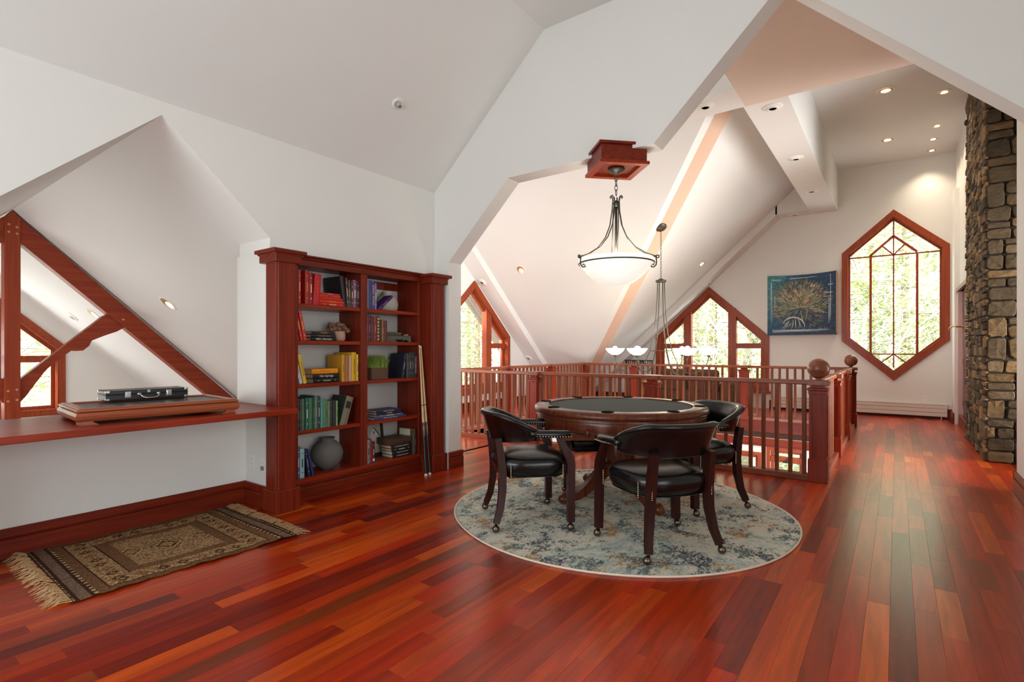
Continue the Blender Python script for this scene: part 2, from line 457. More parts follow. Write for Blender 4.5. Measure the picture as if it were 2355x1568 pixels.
# arch wall at Y=3.86
wall_poly('wall_front', [(-4.25, 0), (-3.6, 0), (-3.6, 2.06), (-2.87, 2.76), (-1.49, 2.76), (-.605, 3.625), (.81, 2.21), (.81, 0), (2.2, 0), (2.2, 5.0), (-4.25, 5.0)], [], 'Y', 3.86, 4.04, PAINT)
# right wall stub, hall and back walls
struct('wall_right', MB().box(.81, .95, 4.04, 6.06, 0, 5.0), PAINT)
struct('wall_right', MB().box(2.2, 2.3, -3.2, 11.7, 0, 5.0), PAINT)
struct('wall_back', MB().box(-4.3, 2.3, -3.35, -3.2, 0, 5.0), PAINT)
wall_poly('wall_right', [(9.4, 0), (9.4, 5.0), (11.7, 5.0), (11.7, 0)], [[(9.55, .0001), (10.85, .0001), (10.85, 2.1), (9.55, 2.1)]], 'X', .8, .92, PAINT)
struct('wall_right', MB().box(.74, .8, 10.95, 11.35, 0, 3.76), PAINT)                      # pilaster by the far corner

HEX = [(-.835, 2.975), (-.05, 3.68), (.724, 2.975), (.724, 1.345), (-.05, .634), (-.835, 1.345)]
PEAK = [(-4.42, .34), (-4.42, 1.455), (-3.248, 2.525), (-2.075, 1.455), (-2.075, .34)]
PEAKL = [(6.67, .34), (6.67, 1.455), (7.84, 2.525), (9.0, 1.455), (9.0, .34)]
PEAKG = [(.176, .13), (.176, 1.25), (1.4, 2.38), (2.624, 1.25), (2.624, .13)]
LOW1 = [(-3.45, -2.45), (-3.45, -.9), (-2.22, -.9), (-2.22, -2.45)]
LOW2 = [(-2.12, -2.45), (-2.12, -.76), (-1.42, -.76), (-1.42, -2.45)]
wall_poly('wall_far', [(-7.3, -2.95), (2.3, -2.95), (2.3, 5.2), (-7.3, 5.2)], [inset(HEX, .07), inset(PEAK, .07), inset(LOW1, .05), inset(LOW2, .05)], 'Y', 11.6, 11.78, PAINT)
wall_poly('wall_left', [(4.0, -2.95), (11.7, -2.95), (11.7, 5.6), (4.0, 5.6)], [inset(PEAKL, .07)], 'X', -6.85, -6.65, PAINT)
wall_poly('wall_left', [(-2.0, -2.95), (4.6, -2.95), (4.6, 3.4), (-2.0, 3.4)], [inset(PEAKG, .07)], 'X', -11.1, -10.9, PAINT)
struct('wall_left', MB().box(-11.0, -4.25, 3.98, 4.06, -2.9, 5.2), PAINT)
struct('wall_left', MB().box(-11.0, -4.25, -1.75, -1.6, -2.9, 3.0), PAINT)
struct('wall_left', MB().box(-4.25, -4.13, -1.7, 3.9, -2.9, -.02), PAINT)

# ceilings -------------------------------------------------------------------------------------------------
m9 = .9


def RZ(x, k=5.645): return k + m9 * x


def LZ(y, k=9.8): return k - m9 * y


c = MB()
c.slab([(-3.86, -3.3, 2.731), (-3.86, 3.9, 2.731), (-2.475, 3.9, 3.974), (-2.475, -3.3, 3.974)], .25)
c.slab([(1.05, -3.3, 3.974), (1.05, 3.9, 3.974), (2.35, 3.9, 2.80), (2.35, -3.3, 2.80)], .25)
struct('ceiling', c, CPAINT)
struct('ceiling', MB().box(-2.5, 1.08, -3.3, 3.9, 3.974, 4.2), CPAINT)
# vault over the great room seen through the gable opening
c = MB()
c.slab([(-11.0, 1.40, 2.697), (-4.24, 1.40, 2.697), (-4.24, 4.06, .25), (-11.0, 4.06, .25)], .2)
c.slab([(-11.0, 1.40, 2.697), (-4.24, 1.40, 2.697), (-4.24, -1.75, -.2), (-11.0, -1.75, -.2)], .2)
struct('ceiling', c, CPAINT)
# slopes of the two wings meeting in a valley
struct('ceiling', MB().slab([(-1.15, 5.767, RZ(-1.15)), (-1.15, 11.7, RZ(-1.15)), (-7.08, 11.7, RZ(-7.08))], .2), CPAINT)
struct('ceiling', MB().slab([(-6.7, 11.317, LZ(11.317)), (-1.15, 5.767, LZ(5.767)), (-1.15, 5.5, LZ(5.5)), (-6.7, 5.5, LZ(5.5))], .2), CPAINT)
# valley beam, its bottom falling along the diagonal
vb = MB(); A0 = 7.82
def vz(x, y): return A0 + .45 * (x - y)
P = []
for d in (-8.1, -17.6):
    for ssum in (4.65, 5.10):
        x = (ssum + d) / 2; y = (ssum - d) / 2; P.append((x, y, vz(x, y)))
vs = P + [(x, y, z + .45) for x, y, z in P]
vb.add(vs, [(0, 1, 3, 2), (4, 6, 7, 5), (0, 2, 6, 4), (1, 5, 7, 3), (0, 4, 5, 1), (2, 3, 7, 6)])
struct('trim_2', vb, CPAINT)
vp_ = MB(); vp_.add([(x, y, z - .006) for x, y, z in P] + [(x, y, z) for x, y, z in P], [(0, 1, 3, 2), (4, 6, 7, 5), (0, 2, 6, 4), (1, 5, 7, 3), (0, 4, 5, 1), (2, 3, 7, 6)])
struct('trim_7', vp_, mat('beam_bounce_tan', (222, 190, 166), .8))  # beam bottom tinted tan in place of warm floor bounce
# sloped soffit beams along the far wall and the left wall
struct('trim_3', MB().slab([(-1.87, 11.22, 3.79), (-1.87, 11.62, 3.79), (-6.1, 11.62, -.017), (-6.1, 11.22, -.017)], .4), CPAINT)
struct('trim_4', MB().slab([(-6.28, 5.5, 4.68), (-6.66, 5.5, 4.68), (-6.66, 10.7, 0), (-6.28, 10.7, 0)], .4), CPAINT)
# flat soffits and raised tray
s = MB(); s.box(-1.33, -.9, 6.02, 11.6, 3.79, 4.9); s.box(-1.9, -1.33, 11.22, 11.6, 3.79, 4.5)
struct('ceiling', s, CPAINT)
struct('ceiling', MB().box(-1.31, 2.25, 4.03, 6.02, 3.80, 4.9), CPAINT)
struct('ceiling', MB().box(-1.31, 2.25, 4.03, 6.02, 3.79, 3.80), BOUNCE_TAN)
struct('ceiling', MB().box(-6.6, -1.31, 5.54, 6.02, 3.79, 5.0), CPAINT)
struct('ceiling', MB().box(-.92, 2.3, 6.02, 11.7, 4.54, 4.75), CPAINT)
struct('ceiling', MB().box(-6.7, -1.2, 4.0, 5.6, 4.9, 5.1), CPAINT)

# baseboards -----------------------------------------------------------------------------------------------
def baseboard(name, x0, x1, y0, y1, face):
    """two-step moulded board; face = direction it projects to"""
    b = MB(); t = .022
    fx = {'+X': (0, t), '-X': (-t, 0)}.get(face); fy = {'+Y': (0, t), '-Y': (-t, 0)}.get(face)
    def bx(k, z0, z1):
        if fx: b.bbox(x0 + fx[0] * k, x1 + fx[1] * k, y0, y1, z0, z1, .003)
        else: b.bbox(x0, x1, y0 + fy[0] * k, y1 + fy[1] * k, z0, z1, .003)
    bx(1, 0, .112); bx(.55, .112, .122); bx(.85, .122, .172)
    return struct(name, b, WCASEY)


baseboard('baseboard_left', -4.121, -4.12, -.6, 2.1, '+X')
baseboard('baseboard_return', -4.12, -3.79, 2.099, 2.1, '-Y')
baseboard('baseboard_jamb', -3.6, -3.599, 3.85, 4.04, '+X')
baseboard('baseboard_jamb_front', -3.62, -3.58, 4.04, 4.041, '+Y')
baseboard('baseboard_right', .809, .81, 3.9, 6.06, '-X')
baseboard('baseboard_right_end', .788, .95, 6.06, 6.061, '+Y')
baseboard('baseboard_far', -2.07, .8, 11.599, 11.6, '-Y')
baseboard('baseboard_far_left', -6.65, -4.4, 11.599, 11.6, '-Y')
baseboard('baseboard_far_right', .739, .74, 10.95, 11.35, '-X')
baseboard('baseboard_hall', .799, .8, 9.4, 10.95, '-X')
baseboard('baseboard_wing', -6.65, -6.649, 4.1, 11.5, '+X')

# door in the right wall with a bronze pull -----------------------------------------------------------------
d = MB(); d.box(.84, .885, 9.56, 10.84, .01, 2.09)
door = struct('door_1', d, wood('door_cherry', (120, 30, 26), (92, 20, 18), 'Z'))
f = MB(); f.box(.775, .83, 10.84, 10.93, 0, 2.12); f.box(.775, .83, 9.45, 9.56, 0, 2.12); part(f, 'door_casing', mat('pale_casing', (214, 178, 170), .5), door)
f = MB(); f.box(.76, .83, 9.42, 10.97, 2.1, 2.16); part(f, 'door_head', WCASEY, door)
for zz in (.3, .95, 1.8):
    part(MB().box(.832, .84, 10.78, 10.84, zz, zz + .09), 'hinge', BRASSD, door)
hk = MB().tube([(.8, 10.3, 1.53), (.72, 10.3, 1.535), (.69, 10.4, 1.545), (.66, 10.55, 1.53), (.65, 10.62, 1.50)], [.014, .014, .013, .012, .01], 8)
hk.merge(MB().lathe([(.03, 0), (.03, .012), (.012, .02)], (0, 0, 0), 12), Matrix.Translation((.8, 10.3, 1.53)) @ Matrix.Rotation(-pi / 2, 4, 'Y'))
o = part(hk, 'wall_hook', mat('bronze_hook', (176, 122, 84), .35, .6))
tag(o, 'curved bronze lever hook sticking out of the wall beside the stone chimney', 'hook')

# ------------------------------------------------------------------ WINDOWS (frames, mullions, panes)
def window(name, poly, axis, wallpos, inward, bars, panes, casing=.105, deep=.18, m=WINZ, sw_=.049):
    """poly = outer outline of the casing in wall coordinates; inward = +1/-1 side the room is on"""
    a = wallpos; out = -inward
    inner = inset(poly, casing * .8)
    w = MB(); w.ring(poly, inset(poly, casing), axis, min(a, a + inward * .028), max(a, a + inward * .028))
    root = struct(name, w, m)
    f = MB(); f.ring(inset(poly, .071), inset(poly, casing + .012), axis, *sorted((a, a + out * .11)))
    part(f, 'jamb', m, root)
    s = MB(); s.ring(inset(poly, casing + .013), inset(poly, casing + .013 + sw_), axis, *sorted((a + out * .06, a + out * .115)))
    part(s, 'sash', m, root)
    bd = MB(); bd.ring(inset(poly, casing - .012), inset(poly, casing + .004), axis, *sorted((a, a + inward * .036))); part(bd, 'moulding', m, root)
    for (p, q, wd, dp) in bars:
        b = MB(); P = lambda r, t: {'X': (t, r[0], r[1]), 'Y': (r[0], t, r[1])}[axis]
        t = a + out * (.085 - dp / 2); nrm = (0, 1, 0) if axis == 'Y' else (1, 0, 0)
        b.tube([P(p, t), P(q, t)], [(dp, wd * .62)] * 2, sq=nrm); part(b, 'muntin', m, root)
    for pp in panes:
        t = a + out * .09; g = MB(); g.prism(pp, axis, t - .003, t + .003); part(g, 'pane', GLASS, root)
    return root


HX = inset(HEX, .118)
cx = -.05
xl, xr = -.39, .285
tl = HX[0][1]; bl = HX[5][1]
bars = [((xl, 1.10), (xl, 2.915), .03, .03), ((xr, 1.10), (xr, 2.895), .03, .03), ((cx, .86), (cx, 3.53), .018, .022),
        ((xl, 2.905), (cx, 3.225), .03, .03), ((xr, 2.905), (cx, 3.225), .03, .03), ((HX[0][0], 2.885), (HX[2][0], 2.885), .018, .022),
        (((xl + cx) / 2, 3.065), (cx, 2.885), .018, .02), (((xr + cx) / 2, 3.065), (cx, 2.885), .018, .02),
        ((xl, 1.105), (xr, 1.105), .018, .02), ((cx, 1.105), ((xl + cx) / 2 - .01, .955), .018, .02), ((cx, 1.105), ((xr + cx) / 2 + .01, .955), .018, .02)]
hp = [[(HX[0][0], bl), (xl, 1.09), (xl, 2.885), (HX[0][0], 2.885)], [(xl, 1.105), (cx, 1.105), (cx, 2.885), (xl, 2.885)], [(cx, 1.105), (xr, 1.105), (xr, 2.885), (cx, 2.885)],
      [(xr, 1.09), (HX[2][0], bl), (HX[2][0], 2.885), (xr, 2.885)], [(xl, 1.105), (cx, .83), (xr, 1.105)], [(xl, 2.885), (xr, 2.885), (cx, 3.225)],
      [(HX[0][0], 2.885), (xl, 2.885), (cx, 3.225), (cx, HX[1][1])], [(cx, 3.225), (xr, 2.885), (HX[2][0], 2.885), (cx, HX[1][1])]]
window('window_1', HEX, 'Y', 11.6, -1, bars, hp, .092, sw_=.026)


def peaked(name, poly, axis, wallpos, inward, inner_half, transom, low):
    c0 = poly[2][0]; L, R = poly[0][0], poly[4][0]; apex = poly[2][1]; sh = poly[1][1]; z0 = poly[0][1]; sl = (apex - sh) / (R - c0)
    a, b = c0 - inner_half, c0 + inner_half
    top = lambda x: apex - .16 - sl * abs(x - c0)
    bars = [((a - .045, z0 + .1), (a - .045, top(a) + .07), .13, .06), ((b + .045, z0 + .1), (b + .045, top(b) + .07), .13, .06),
            ((L + .1, transom), (a - .05, transom), .085, .05), ((b + .05, transom), (R - .1, transom), .085, .05)]
    panes = [[(a, z0 + .12), (b, z0 + .12), (b, top(b)), (c0, apex - .16), (a, top(a))],
             [(L + .13, z0 + .12), (a - .1, z0 + .12), (a - .1, transom - .03), (L + .13, transom - .03)], [(b + .1, z0 + .12), (R - .13, z0 + .12), (R - .13, transom - .03), (b + .1, transom - .03)],
             [(L + .13, transom + .03), (a - .1, transom + .03), (a - .1, top(a - .1)), (L + .13, top(L + .13))], [(b + .1, transom + .03), (R - .13, transom + .03), (R - .13, top(R - .13)), (b + .1, top(b + .1))]]
    r = window(name, poly, axis, wallpos, inward, bars, panes)
    # extra sash lines round the big middle light
    mid = [(a - .0, z0 + .1), (b + .0, z0 + .1), (b, top(b) + .02), (c0, apex - .14), (a, top(a) + .02)]
    s = MB(); s.ring(mid, inset(mid, .028), axis, *sorted((wallpos - inward * .03, wallpos - inward * .09))); part(s, 'sash', WINZ, r)
    st = MB()
    if axis == 'Y': st.bbox(L - .04, R + .04, wallpos + inward * .06, wallpos, z0 - .03, z0 + .005, .004)
    else: st.bbox(min(wallpos, wallpos + inward * .06), max(wallpos, wallpos + inward * .06), L - .04, R + .04, z0 - .03, z0 + .005, .004)
    part(st, 'sill', WINY, r)
    return r


peaked('window_2', PEAK, 'Y', 11.6, -1, .42, 1.262, .4)
peaked('window_3', PEAKL, 'X', -6.65, 1, .42, 1.262, .4)
peaked('window_4', PEAKG, 'X', -10.9, 1, .42, 1.04, .2)
z1 = -1.0
window('window_5', LOW1, 'Y', 11.6, -1, [((-2.83, -2.4), (-2.83, -.95), .06, .05)], [[(-3.35, -2.35), (-2.86, -2.35), (-2.86, -1.0), (-3.35, -1.0)], [(-2.8, -2.35), (-2.32, -2.35), (-2.32, -1.0), (-2.8, -1.0)]], .06)
window('window_6', LOW2, 'Y', 11.6, -1, [((-2.06, z1), (-1.48, z1), .09, .05)], [[(-2.04, -2.35), (-1.5, -2.35), (-1.5, z1), (-2.04, z1)], [(-2.04, z1), (-1.5, z1), (-1.5, -.84), (-2.04, -.84)]], .06)
w6 = bpy.data.objects['window_6']
ck = MB().tube([(-1.78, 11.52, -1.03), (-1.76, 11.48, -.99), (-1.70, 11.47, -.92)], .009, 6); ck.box(-1.82, -1.72, 11.54, 11.58, -1.05, -1.02); part(ck, 'crank_handle', BLACK, w6)
hb = MB(); hb.box(-5.15, -.7, 11.54, 11.6, -.76, -.60); hb.box(-5.15, -.7, 11.56, 11.6, -2.62, -2.46); struct('trim_5', hb, wood('fascia_cherry', (118, 38, 18), (86, 24, 11), 'X', .5, .05))

# roof overhang boards outside the wing window and outside the far-left gable
ev = MB(); root = None
GREYB = wood('weathered_board', (150, 140, 134), (120, 112, 108), 'Y', .7, 0)
base = MB().slab([(-7.5, 7.84, 2.86), (-6.86, 7.84, 2.86), (-6.86, 10.3, .646), (-7.5, 10.3, .646)], .05)
EAVE = struct('trim_6', base, GREYB)
for k in range(6):
    x = -7.49 + k * .105
    b = MB().slab([(x, 7.84, 2.84), (x + .095, 7.84, 2.84), (x + .095, 10.3, .626), (x, 10.3, .626)], .018); part(b, 'board', GREYB, EAVE)

# ------------------------------------------------------------------ OUTSIDE: snowy ground and trees
g = MB(); N = 44; vs = []; fs = []
rg = random.Random(3)
for j in range(N + 1):
    for i in range(N + 1):
        x = -60 + 95 * i / N; y = -25 + 95 * j / N
        z = -3.3 + max(0, y - 17) * .3 + max(0, -x - 17) * .3 + rg.uniform(-.15, .15)
        if -12.5 < x < 4 and -5 < y < 13: z = -3.3
        vs.append((x, y, z))
fs = [(j * (N + 1) + i, j * (N + 1) + i + 1, (j + 1) * (N + 1) + i + 1, (j + 1) * (N + 1) + i) for j in range(N) for i in range(N)]
g.add(vs, fs); struct('ground', g, mat('snow', (240, 243, 248), .8, bump=.3, bscale=2))
BARK = mat('tree_bark', (150, 136, 118), .9, noise=.3, nscale=8, bump=.5, bscale=12)
PALEB = mat('pale_branch', (206, 198, 184), .8, noise=.15, nscale=6)
FOL = attr_mat('needle_foliage', .7)
_nt = FOL.node_tree; _o = [n for n in _nt.nodes if n.type == 'OUTPUT_MATERIAL'][0]; _p = _nt.nodes['Principled BSDF']; _a = [n for n in _nt.nodes if n.type == 'ATTRIBUTE'][0]
_t = _nt.nodes.new('ShaderNodeBsdfTranslucent'); _m = _nt.nodes.new('ShaderNodeMixShader'); _m.inputs[0].default_value = .5
_nt.links.new(_a.outputs['Color'], _t.inputs[0]); _nt.links.new(_p.outputs[0], _m.inputs[1]); _nt.links.new(_t.outputs[0], _m.inputs[2]); _nt.links.new(_m.outputs[0], _o.inputs[0])


def conifer(seed, h, r0):
    rd = random.Random(seed); t = MB(); t.tube([(0, 0, 0), (.03, .02, h * .5), (0, 0, h)], [.16, .1, .02], 7)
    f = MB()
    nb = int(h * 15)
    for b in range(nb):
        z = .6 + (h - .8) * (b / nb) ** .9; L = r0 * (1 - z / h) ** .75 * rd.uniform(.6, 1.1) + .15; a = rd.uniform(0, 2 * pi); dr = rd.uniform(.1, .45)
        ca, sa = cos(a), sin(a)
        t.tube([(0, 0, z), (ca * L * .5, sa * L * .5, z + .02), (ca * L, sa * L, z - dr * L)], [.025, .016, .006], 4, cap=False)
        for q in range(int(10 + L * 15)):
            u = rd.uniform(.15, 1); px, py, pz = ca * L * u, sa * L * u, z - dr * L * u * u
            sdev = rd.uniform(-1, 1) * (.22 + .28 * (1 - u)); px += -sa * sdev; py += ca * sdev; pz += rd.uniform(-.14, .06)
            an = rd.uniform(0, 2 * pi); l = rd.uniform(.10, .22); w = rd.uniform(.025, .06)
            dx, dy, dz = cos(an) * l, sin(an) * l, rd.uniform(-.12, .04)
            k = rd.uniform(.75, 1.2); y = rd.random()
            col = lin((min(255, int(176 * k + 26 * y)), min(255, int(194 * k + 12 * y)), int(150 * k)))
            f.add([(px, py, pz), (px + dx - dy * w / l, py + dy + dx * w / l, pz + dz), (px + dx * 1.5, py + dy * 1.5, pz + dz * 1.6), (px + dx + dy * w / l, py + dy - dx * w / l, pz + dz)], [(0, 1, 2, 3)], col)
    return t, f


def bare(seed, h):
    rd = random.Random(seed); t = MB()
    def grow(p, d, L, r, lev):
        q = p + d * L; mid = p + d * L * .5 + Vector((rd.uniform(-.06, .06), rd.uniform(-.06, .06), 0)) * L
        t.tube([p, mid, q], [r, r * .85, r * .6], 5 if lev < 2 else 3, cap=False)
        if lev >= 5: return
        for _ in range(rd.choice((2, 3, 3))):
            nd = (d + Vector((rd.uniform(-.8, .8), rd.uniform(-.8, .8), rd.uniform(-.25, .5)))).normalized(); grow(q if rd.random() < .6 else mid, nd, L * rd.uniform(.6, .85), r * .58, lev + 1)
    grow(Vector((0, 0, 0)), Vector((0, 0, 1)), h * .3, .07, 0)
    return t


protoC = []
for sd, h, r0 in ((1, 9.5, 2.4), (2, 12, 2.9), (3, 8, 2.1)):
    t, f = conifer(sd, h, r0); protoC.append((t.mesh('trunk', BARK), f.mesh('foliage', FOL, fix=False)))
protoB = [bare(s, 7.5).mesh('branches', PALEB, True) for s in (5, 9)]
TREEL = {'h': 'pale green hemlock beyond the far windows', 'w': 'pale green hemlock beyond the left windows'}
rt = random.Random(21)


def put_tree(x, y, kind, label, group):
    z = -3.35 + max(0, y - 17) * .3 + max(0, -x - 17) * .3; s = rt.uniform(.85, 1.2); a = rt.uniform(0, 6.28)
    t = thing('tree' if kind < 3 else 'bare_tree', label, 'tree', (x, y, z), (0, 0, a), group); t.scale = (s, s, s)
    for nm, me in ((('trunk', protoC[kind][0]), ('foliage', protoC[kind][1])) if kind < 3 else (('branches', protoB[kind - 3]),)):
        o = bpy.data.objects.new(nm, me); COL.objects.link(o); o.parent = t
        if nm != 'trunk': o['kind'] = 'stuff'


for (x, y, k) in [(.9, 16.6, 0), (-1.3, 17.6, 1), (2.9, 18.0, 2), (-3.6, 16.9, 0), (-5.9, 18.2, 1), (-8.5, 17.4, 2), (.2, 20.6, 1), (-2.7, 20.8, 0), (4.6, 21, 1), (-6.0, 22.0, 1), (2.3, 22.8, 0), (-9.8, 21.4, 0), (-.8, 24.5, 1), (6.8, 24, 2), (-4.5, 25.5, 1), (-8, 26.5, 1), (2.8, 27.5, 1), (-12.8, 25, 1), (-16, 28, 1)]:
    put_tree(x, y, k, 'pale yellow-green hemlock standing beyond the windows of the far wall', 'hemlocks beyond the far wall')
for (x, y, k) in [(-14.2, 3.9, 0), (-15.2, 6.6, 1), (-17.5, 4.6, 1), (-15.0, 1.2, 2), (-18.5, 8.2, 1), (-20.5, 5.5, 1), (-13.0, 15.5, 1), (-16.5, 14.0, 0), (-16.0, 18.5, 1), (-21, 12, 1), (-12, 19.0, 0), (-19.5, 20.5, 1)]:
    put_tree(x, y, k, 'green hemlock standing beyond the windows of the left gables', 'hemlocks beyond the left gables')
for (x, y, k) in [(-3.2, 15.6, 3), (-1.6, 16.0, 4), (-5.0, 15.8, 4), (.9, 15.7, 3), (-.4, 17.0, 4)]:
    put_tree(x, y, k, 'bare pale-branched tree close outside the far wall windows', 'bare trees beyond the far wall')
for (x, y, k) in [(-14.4, 3.2, 3), (-15.0, 6.2, 4), (-13.6, 14.9, 3)]:
    put_tree(x, y, k, 'bare pale-branched tree close outside the left gable windows', 'bare trees beyond the left gables')

# ------------------------------------------------------------------ TIMBER TRUSS seen through the gable opening
TR = thing('timber_truss', 'red-stained timber roof truss with pegged post, rafters and curved brace beyond the desk opening', 'truss', (-7.67, 1.4, .47))
X0, X1 = -7.80, -7.66
part(MB().prism([(1.335, .36), (1.465, .36), (1.465, 2.60), (1.4, 2.69), (1.335, 2.60)], 'X', X0 - .004, X1 + .006), 'king_post', WTRUSS, TR, world=True, bevel=.004)
for sgn in (1, -1):
    Y = lambda y: 1.4 + sgn * (y - 1.4)
    part(MB().prism([(Y(1.465), 2.61), (Y(3.83), .41), (Y(3.55), .41), (Y(1.465), 2.345)], 'X', X0, X1), 'rafter', WTRUSSY, TR, world=True, bevel=.004)
    br = [(1.465, .87), (2.214, 1.596), (2.279, 1.625), (2.43, 1.47), (2.345, 1.412), (2.214, 1.356), (2.096, 1.298), (2.071, 1.236), (2.014, 1.18), (1.949, 1.175), (1.905, 1.18), (1.769, 1.062), (1.675, .953), (1.583, .802), (1.511, .678), (1.465, .62)]
    part(MB().prism([(Y(a), b) for a, b in br], 'X', X0 + .02, X1 - .02), 'curved_brace', WTRUSSY, TR, world=True)
part(MB().prism([(-1.05, .30), (3.9, .30), (3.9, .44), (-1.05, .44)], 'X', X0, X1), 'tie_beam', WTRUSSY, TR, world=True, bevel=.004)
PEG = mat('pale_peg', (206, 140, 96), .5)
for (y, z) in [(1.37, 2.53), (1.435, 2.51), (1.37, 2.45), (1.435, 2.44), (1.365, .75), (1.435, .76), (1.365, .64), (1.435, .65), (2.40, 1.56), (1.40, .37), (2.9, .37), (3.62, .38)]:
    part(MB().lathe([(.013, 0), (.013, .006), (.01, .008)], (0, 0, 0), 10).xf(Matrix.Translation((X1 + .004, y, z)) @ Matrix.Rotation(pi / 2, 4, 'Y')), 'peg', PEG, TR, world=True)

# ------------------------------------------------------------------ STONE CHIMNEY
CH = thing('stone_chimney', 'tall chimney of rough grey and tan ledge stones rising to the ceiling', 'chimney', (.9, 8.4, 0))
part(MB().box(.785, 2.19, 7.53, 9.42, 0, 4.6), 'mortar_core', mat('dark_mortar', (58, 52, 46), .95), CH, world=True)
STONE = attr_mat('ledge_stone', .92, .34, 0, .2, .7, 26, (9, 9, 30), .12)
SPAL = [(90, 79, 66), (76, 68, 58), (64, 58, 51), (104, 88, 67), (112, 93, 68), (94, 81, 63), (82, 73, 62), (56, 51, 46), (106, 90, 69), (72, 65, 56), (62, 57, 51)]
rs = random.Random(5)


def split(x0, x1, z0, z1, out, wmax, hmax):
    w, h = x1 - x0, z1 - z0
    if w <= wmax * rs.uniform(.45, 1.25) and h <= hmax * rs.uniform(.4, 1.3): out.append((x0, x1, z0, z1)); return
    if h / hmax > w / wmax * rs.uniform(.8, 1.2):
        k = z0 + h * rs.uniform(.32, .68); split(x0, x1, z0, k, out, wmax, hmax); split(x0, x1, k, z1, out, wmax, hmax)
    else:
        k = x0 + w * rs.uniform(.3, .7); split(x0, k, z0, z1, out, wmax, hmax); split(k, x1, z0, z1, out, wmax, hmax)


def stone(r, face, d):
    a0, a1, z0, z1 = r; g = .006; a0 += g; a1 -= g; z0 += g; z1 -= g; w, h = a1 - a0, z1 - z0; ch = min(w, h) * .16
    pts = [(a0 + ch, z0), ((a0 + a1) / 2, z0), (a1 - ch, z0), (a1, z0 + ch), (a1, z1 - ch), (a1 - ch, z1), ((a0 + a1) / 2, z1), (a0 + ch, z1), (a0, z1 - ch), (a0, z0 + ch)]
    j = min(w, h) * .05; pts = [(x + rs.uniform(-j, j), z + rs.uniform(-j, j)) for x, z in pts]; cx, cz = (a0 + a1) / 2, (z0 + z1) / 2
    def P(x, z, t): return (.785 - t, x, z) if face == 'side' else (x, 7.53 - t, z)
    vs = []; k2 = .92
    for t, k in ((0, 1), (d * .7, .995), (d, .9)):
        for x, z in pts: vs.append(P(cx + (x - cx) * k, cz + (z - cz) * k, t + (rs.uniform(-.004, .006) if t else 0)))
    vs.append(P(cx, cz, d + rs.uniform(-.002, .012))); n = len(pts)
    fs = [(l * n + i, l * n + (i + 1) % n, (l + 1) * n + (i + 1) % n, (l + 1) * n + i) for l in (0, 1) for i in range(n)] + [(2 * n + i, 2 * n + (i + 1) % n, 3 * n) for i in range(n)]
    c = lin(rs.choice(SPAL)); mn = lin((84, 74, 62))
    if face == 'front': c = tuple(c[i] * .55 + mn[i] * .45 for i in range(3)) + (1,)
    q = rs.uniform(.75, 1.2) * (.62 if face == 'front' else 1.55); c = (c[0] * (1.2 if face == 'front' else 1.05), c[1], c[2] * (.74 if face == 'front' else .95))  # front stones darkened, side stones brightened: each face's light put into its colour
    part(MB().add(vs, fs, (c[0] * q, c[1] * q, c[2] * q, 1)), 'stone', STONE, CH, world=True)


sl = []
zz = 0
while zz < 4.55:      # side face in loose courses
    hh = rs.uniform(.28, .5); top = min(4.56, zz + hh); split(7.5, 9.42, zz, top, sl, .36, .155); zz = top
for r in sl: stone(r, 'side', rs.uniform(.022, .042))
n_side = len(sl)
sf = []; zz = 0
while zz < 4.55:
    hh = rs.uniform(.2, .5); top = min(4.56, zz + hh); split(.762, 1.16, zz, top, sf, .36, .25); zz = top
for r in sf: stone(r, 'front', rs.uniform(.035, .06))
sf2 = MB()
for k in range(36):
    sf2.box(1.165, 1.62, 7.49, 7.53, k * .126 + .006, k * .126 + .12, lin(rs.choice(SPAL))); sf2.box(1.63, 2.18, 7.49, 7.53, k * .126 + .006, k * .126 + .12, lin(rs.choice(SPAL)))
o = part(sf2, 'stones_beyond', STONE, CH, world=True); o['kind'] = 'stuff'
print('stones', n_side, len(sf))

# ------------------------------------------------------------------ RAILINGS round the floor opening
def bal_mesh():
    return MB().bbox(-.017, .017, -.017, .017, .055, .875, .003).mesh('baluster', WBAL)


BALM = bal_mesh()


def newel(parent, x, y, ball=False):
    n = MB(); n.bbox(x - .063, x + .063, y - .063, y + .063, .0, .80, .003)
    nw = part(n, 'newel_post', WNEW, parent, world=True)
    b = MB(); b.bbox(x - .078, x + .078, y - .078, y + .078, 0, .205, .004); part(b, 'plinth', WNEW, nw, world=True)
    for dx, dy in ((1, 0), (-1, 0), (0, 1), (0, -1)):      # raised frame round the panel on each side
        fr = MB(); o_ = [(-.063, .205), (.063, .205), (.063, .80), (-.063, .80)]; i_ = [(-.044, .225), (.044, .225), (.044, .78), (-.044, .78)]
        if dx: fr.ring([(y + p, q) for p, q in o_], [(y + p, q) for p, q in i_], 'X', x + dx * .0625, x + dx * .069)
        else: fr.ring([(x + p, q) for p, q in o_], [(x + p, q) for p, q in i_], 'Y', y + dy * .0625, y + dy * .069)
        part(fr, 'panel_frame', WNEW, nw, world=True)
    c = MB(); c.bbox(x - .074, x + .074, y - .074, y + .074, .79, .825, .004); c.bbox(x - .084, x + .084, y - .084, y + .084, .825, .845, .004); c.bbox(x - .045, x + .045, y - .045, y + .045, .845, .875, .003)
    part(c, 'cap', WNEW, nw, world=True)
    c = MB(); c.bbox(x - .088, x + .088, y - .088, y + .088, .872, .917, .004); part(c, 'rail_block', WBALY, nw, world=True)
    if ball:
        c = MB(); c.lathe([(.03, .915), (.026, .925), (.026, .935)], (x, y, 0), 16); c.ball((x, y, 1.02), .091, 28, 18); part(c, 'ball_finial', wood('ball_wood', (142, 84, 56), (110, 60, 40), 'X', .35, .3, .6), nw, True, world=True)
    return nw


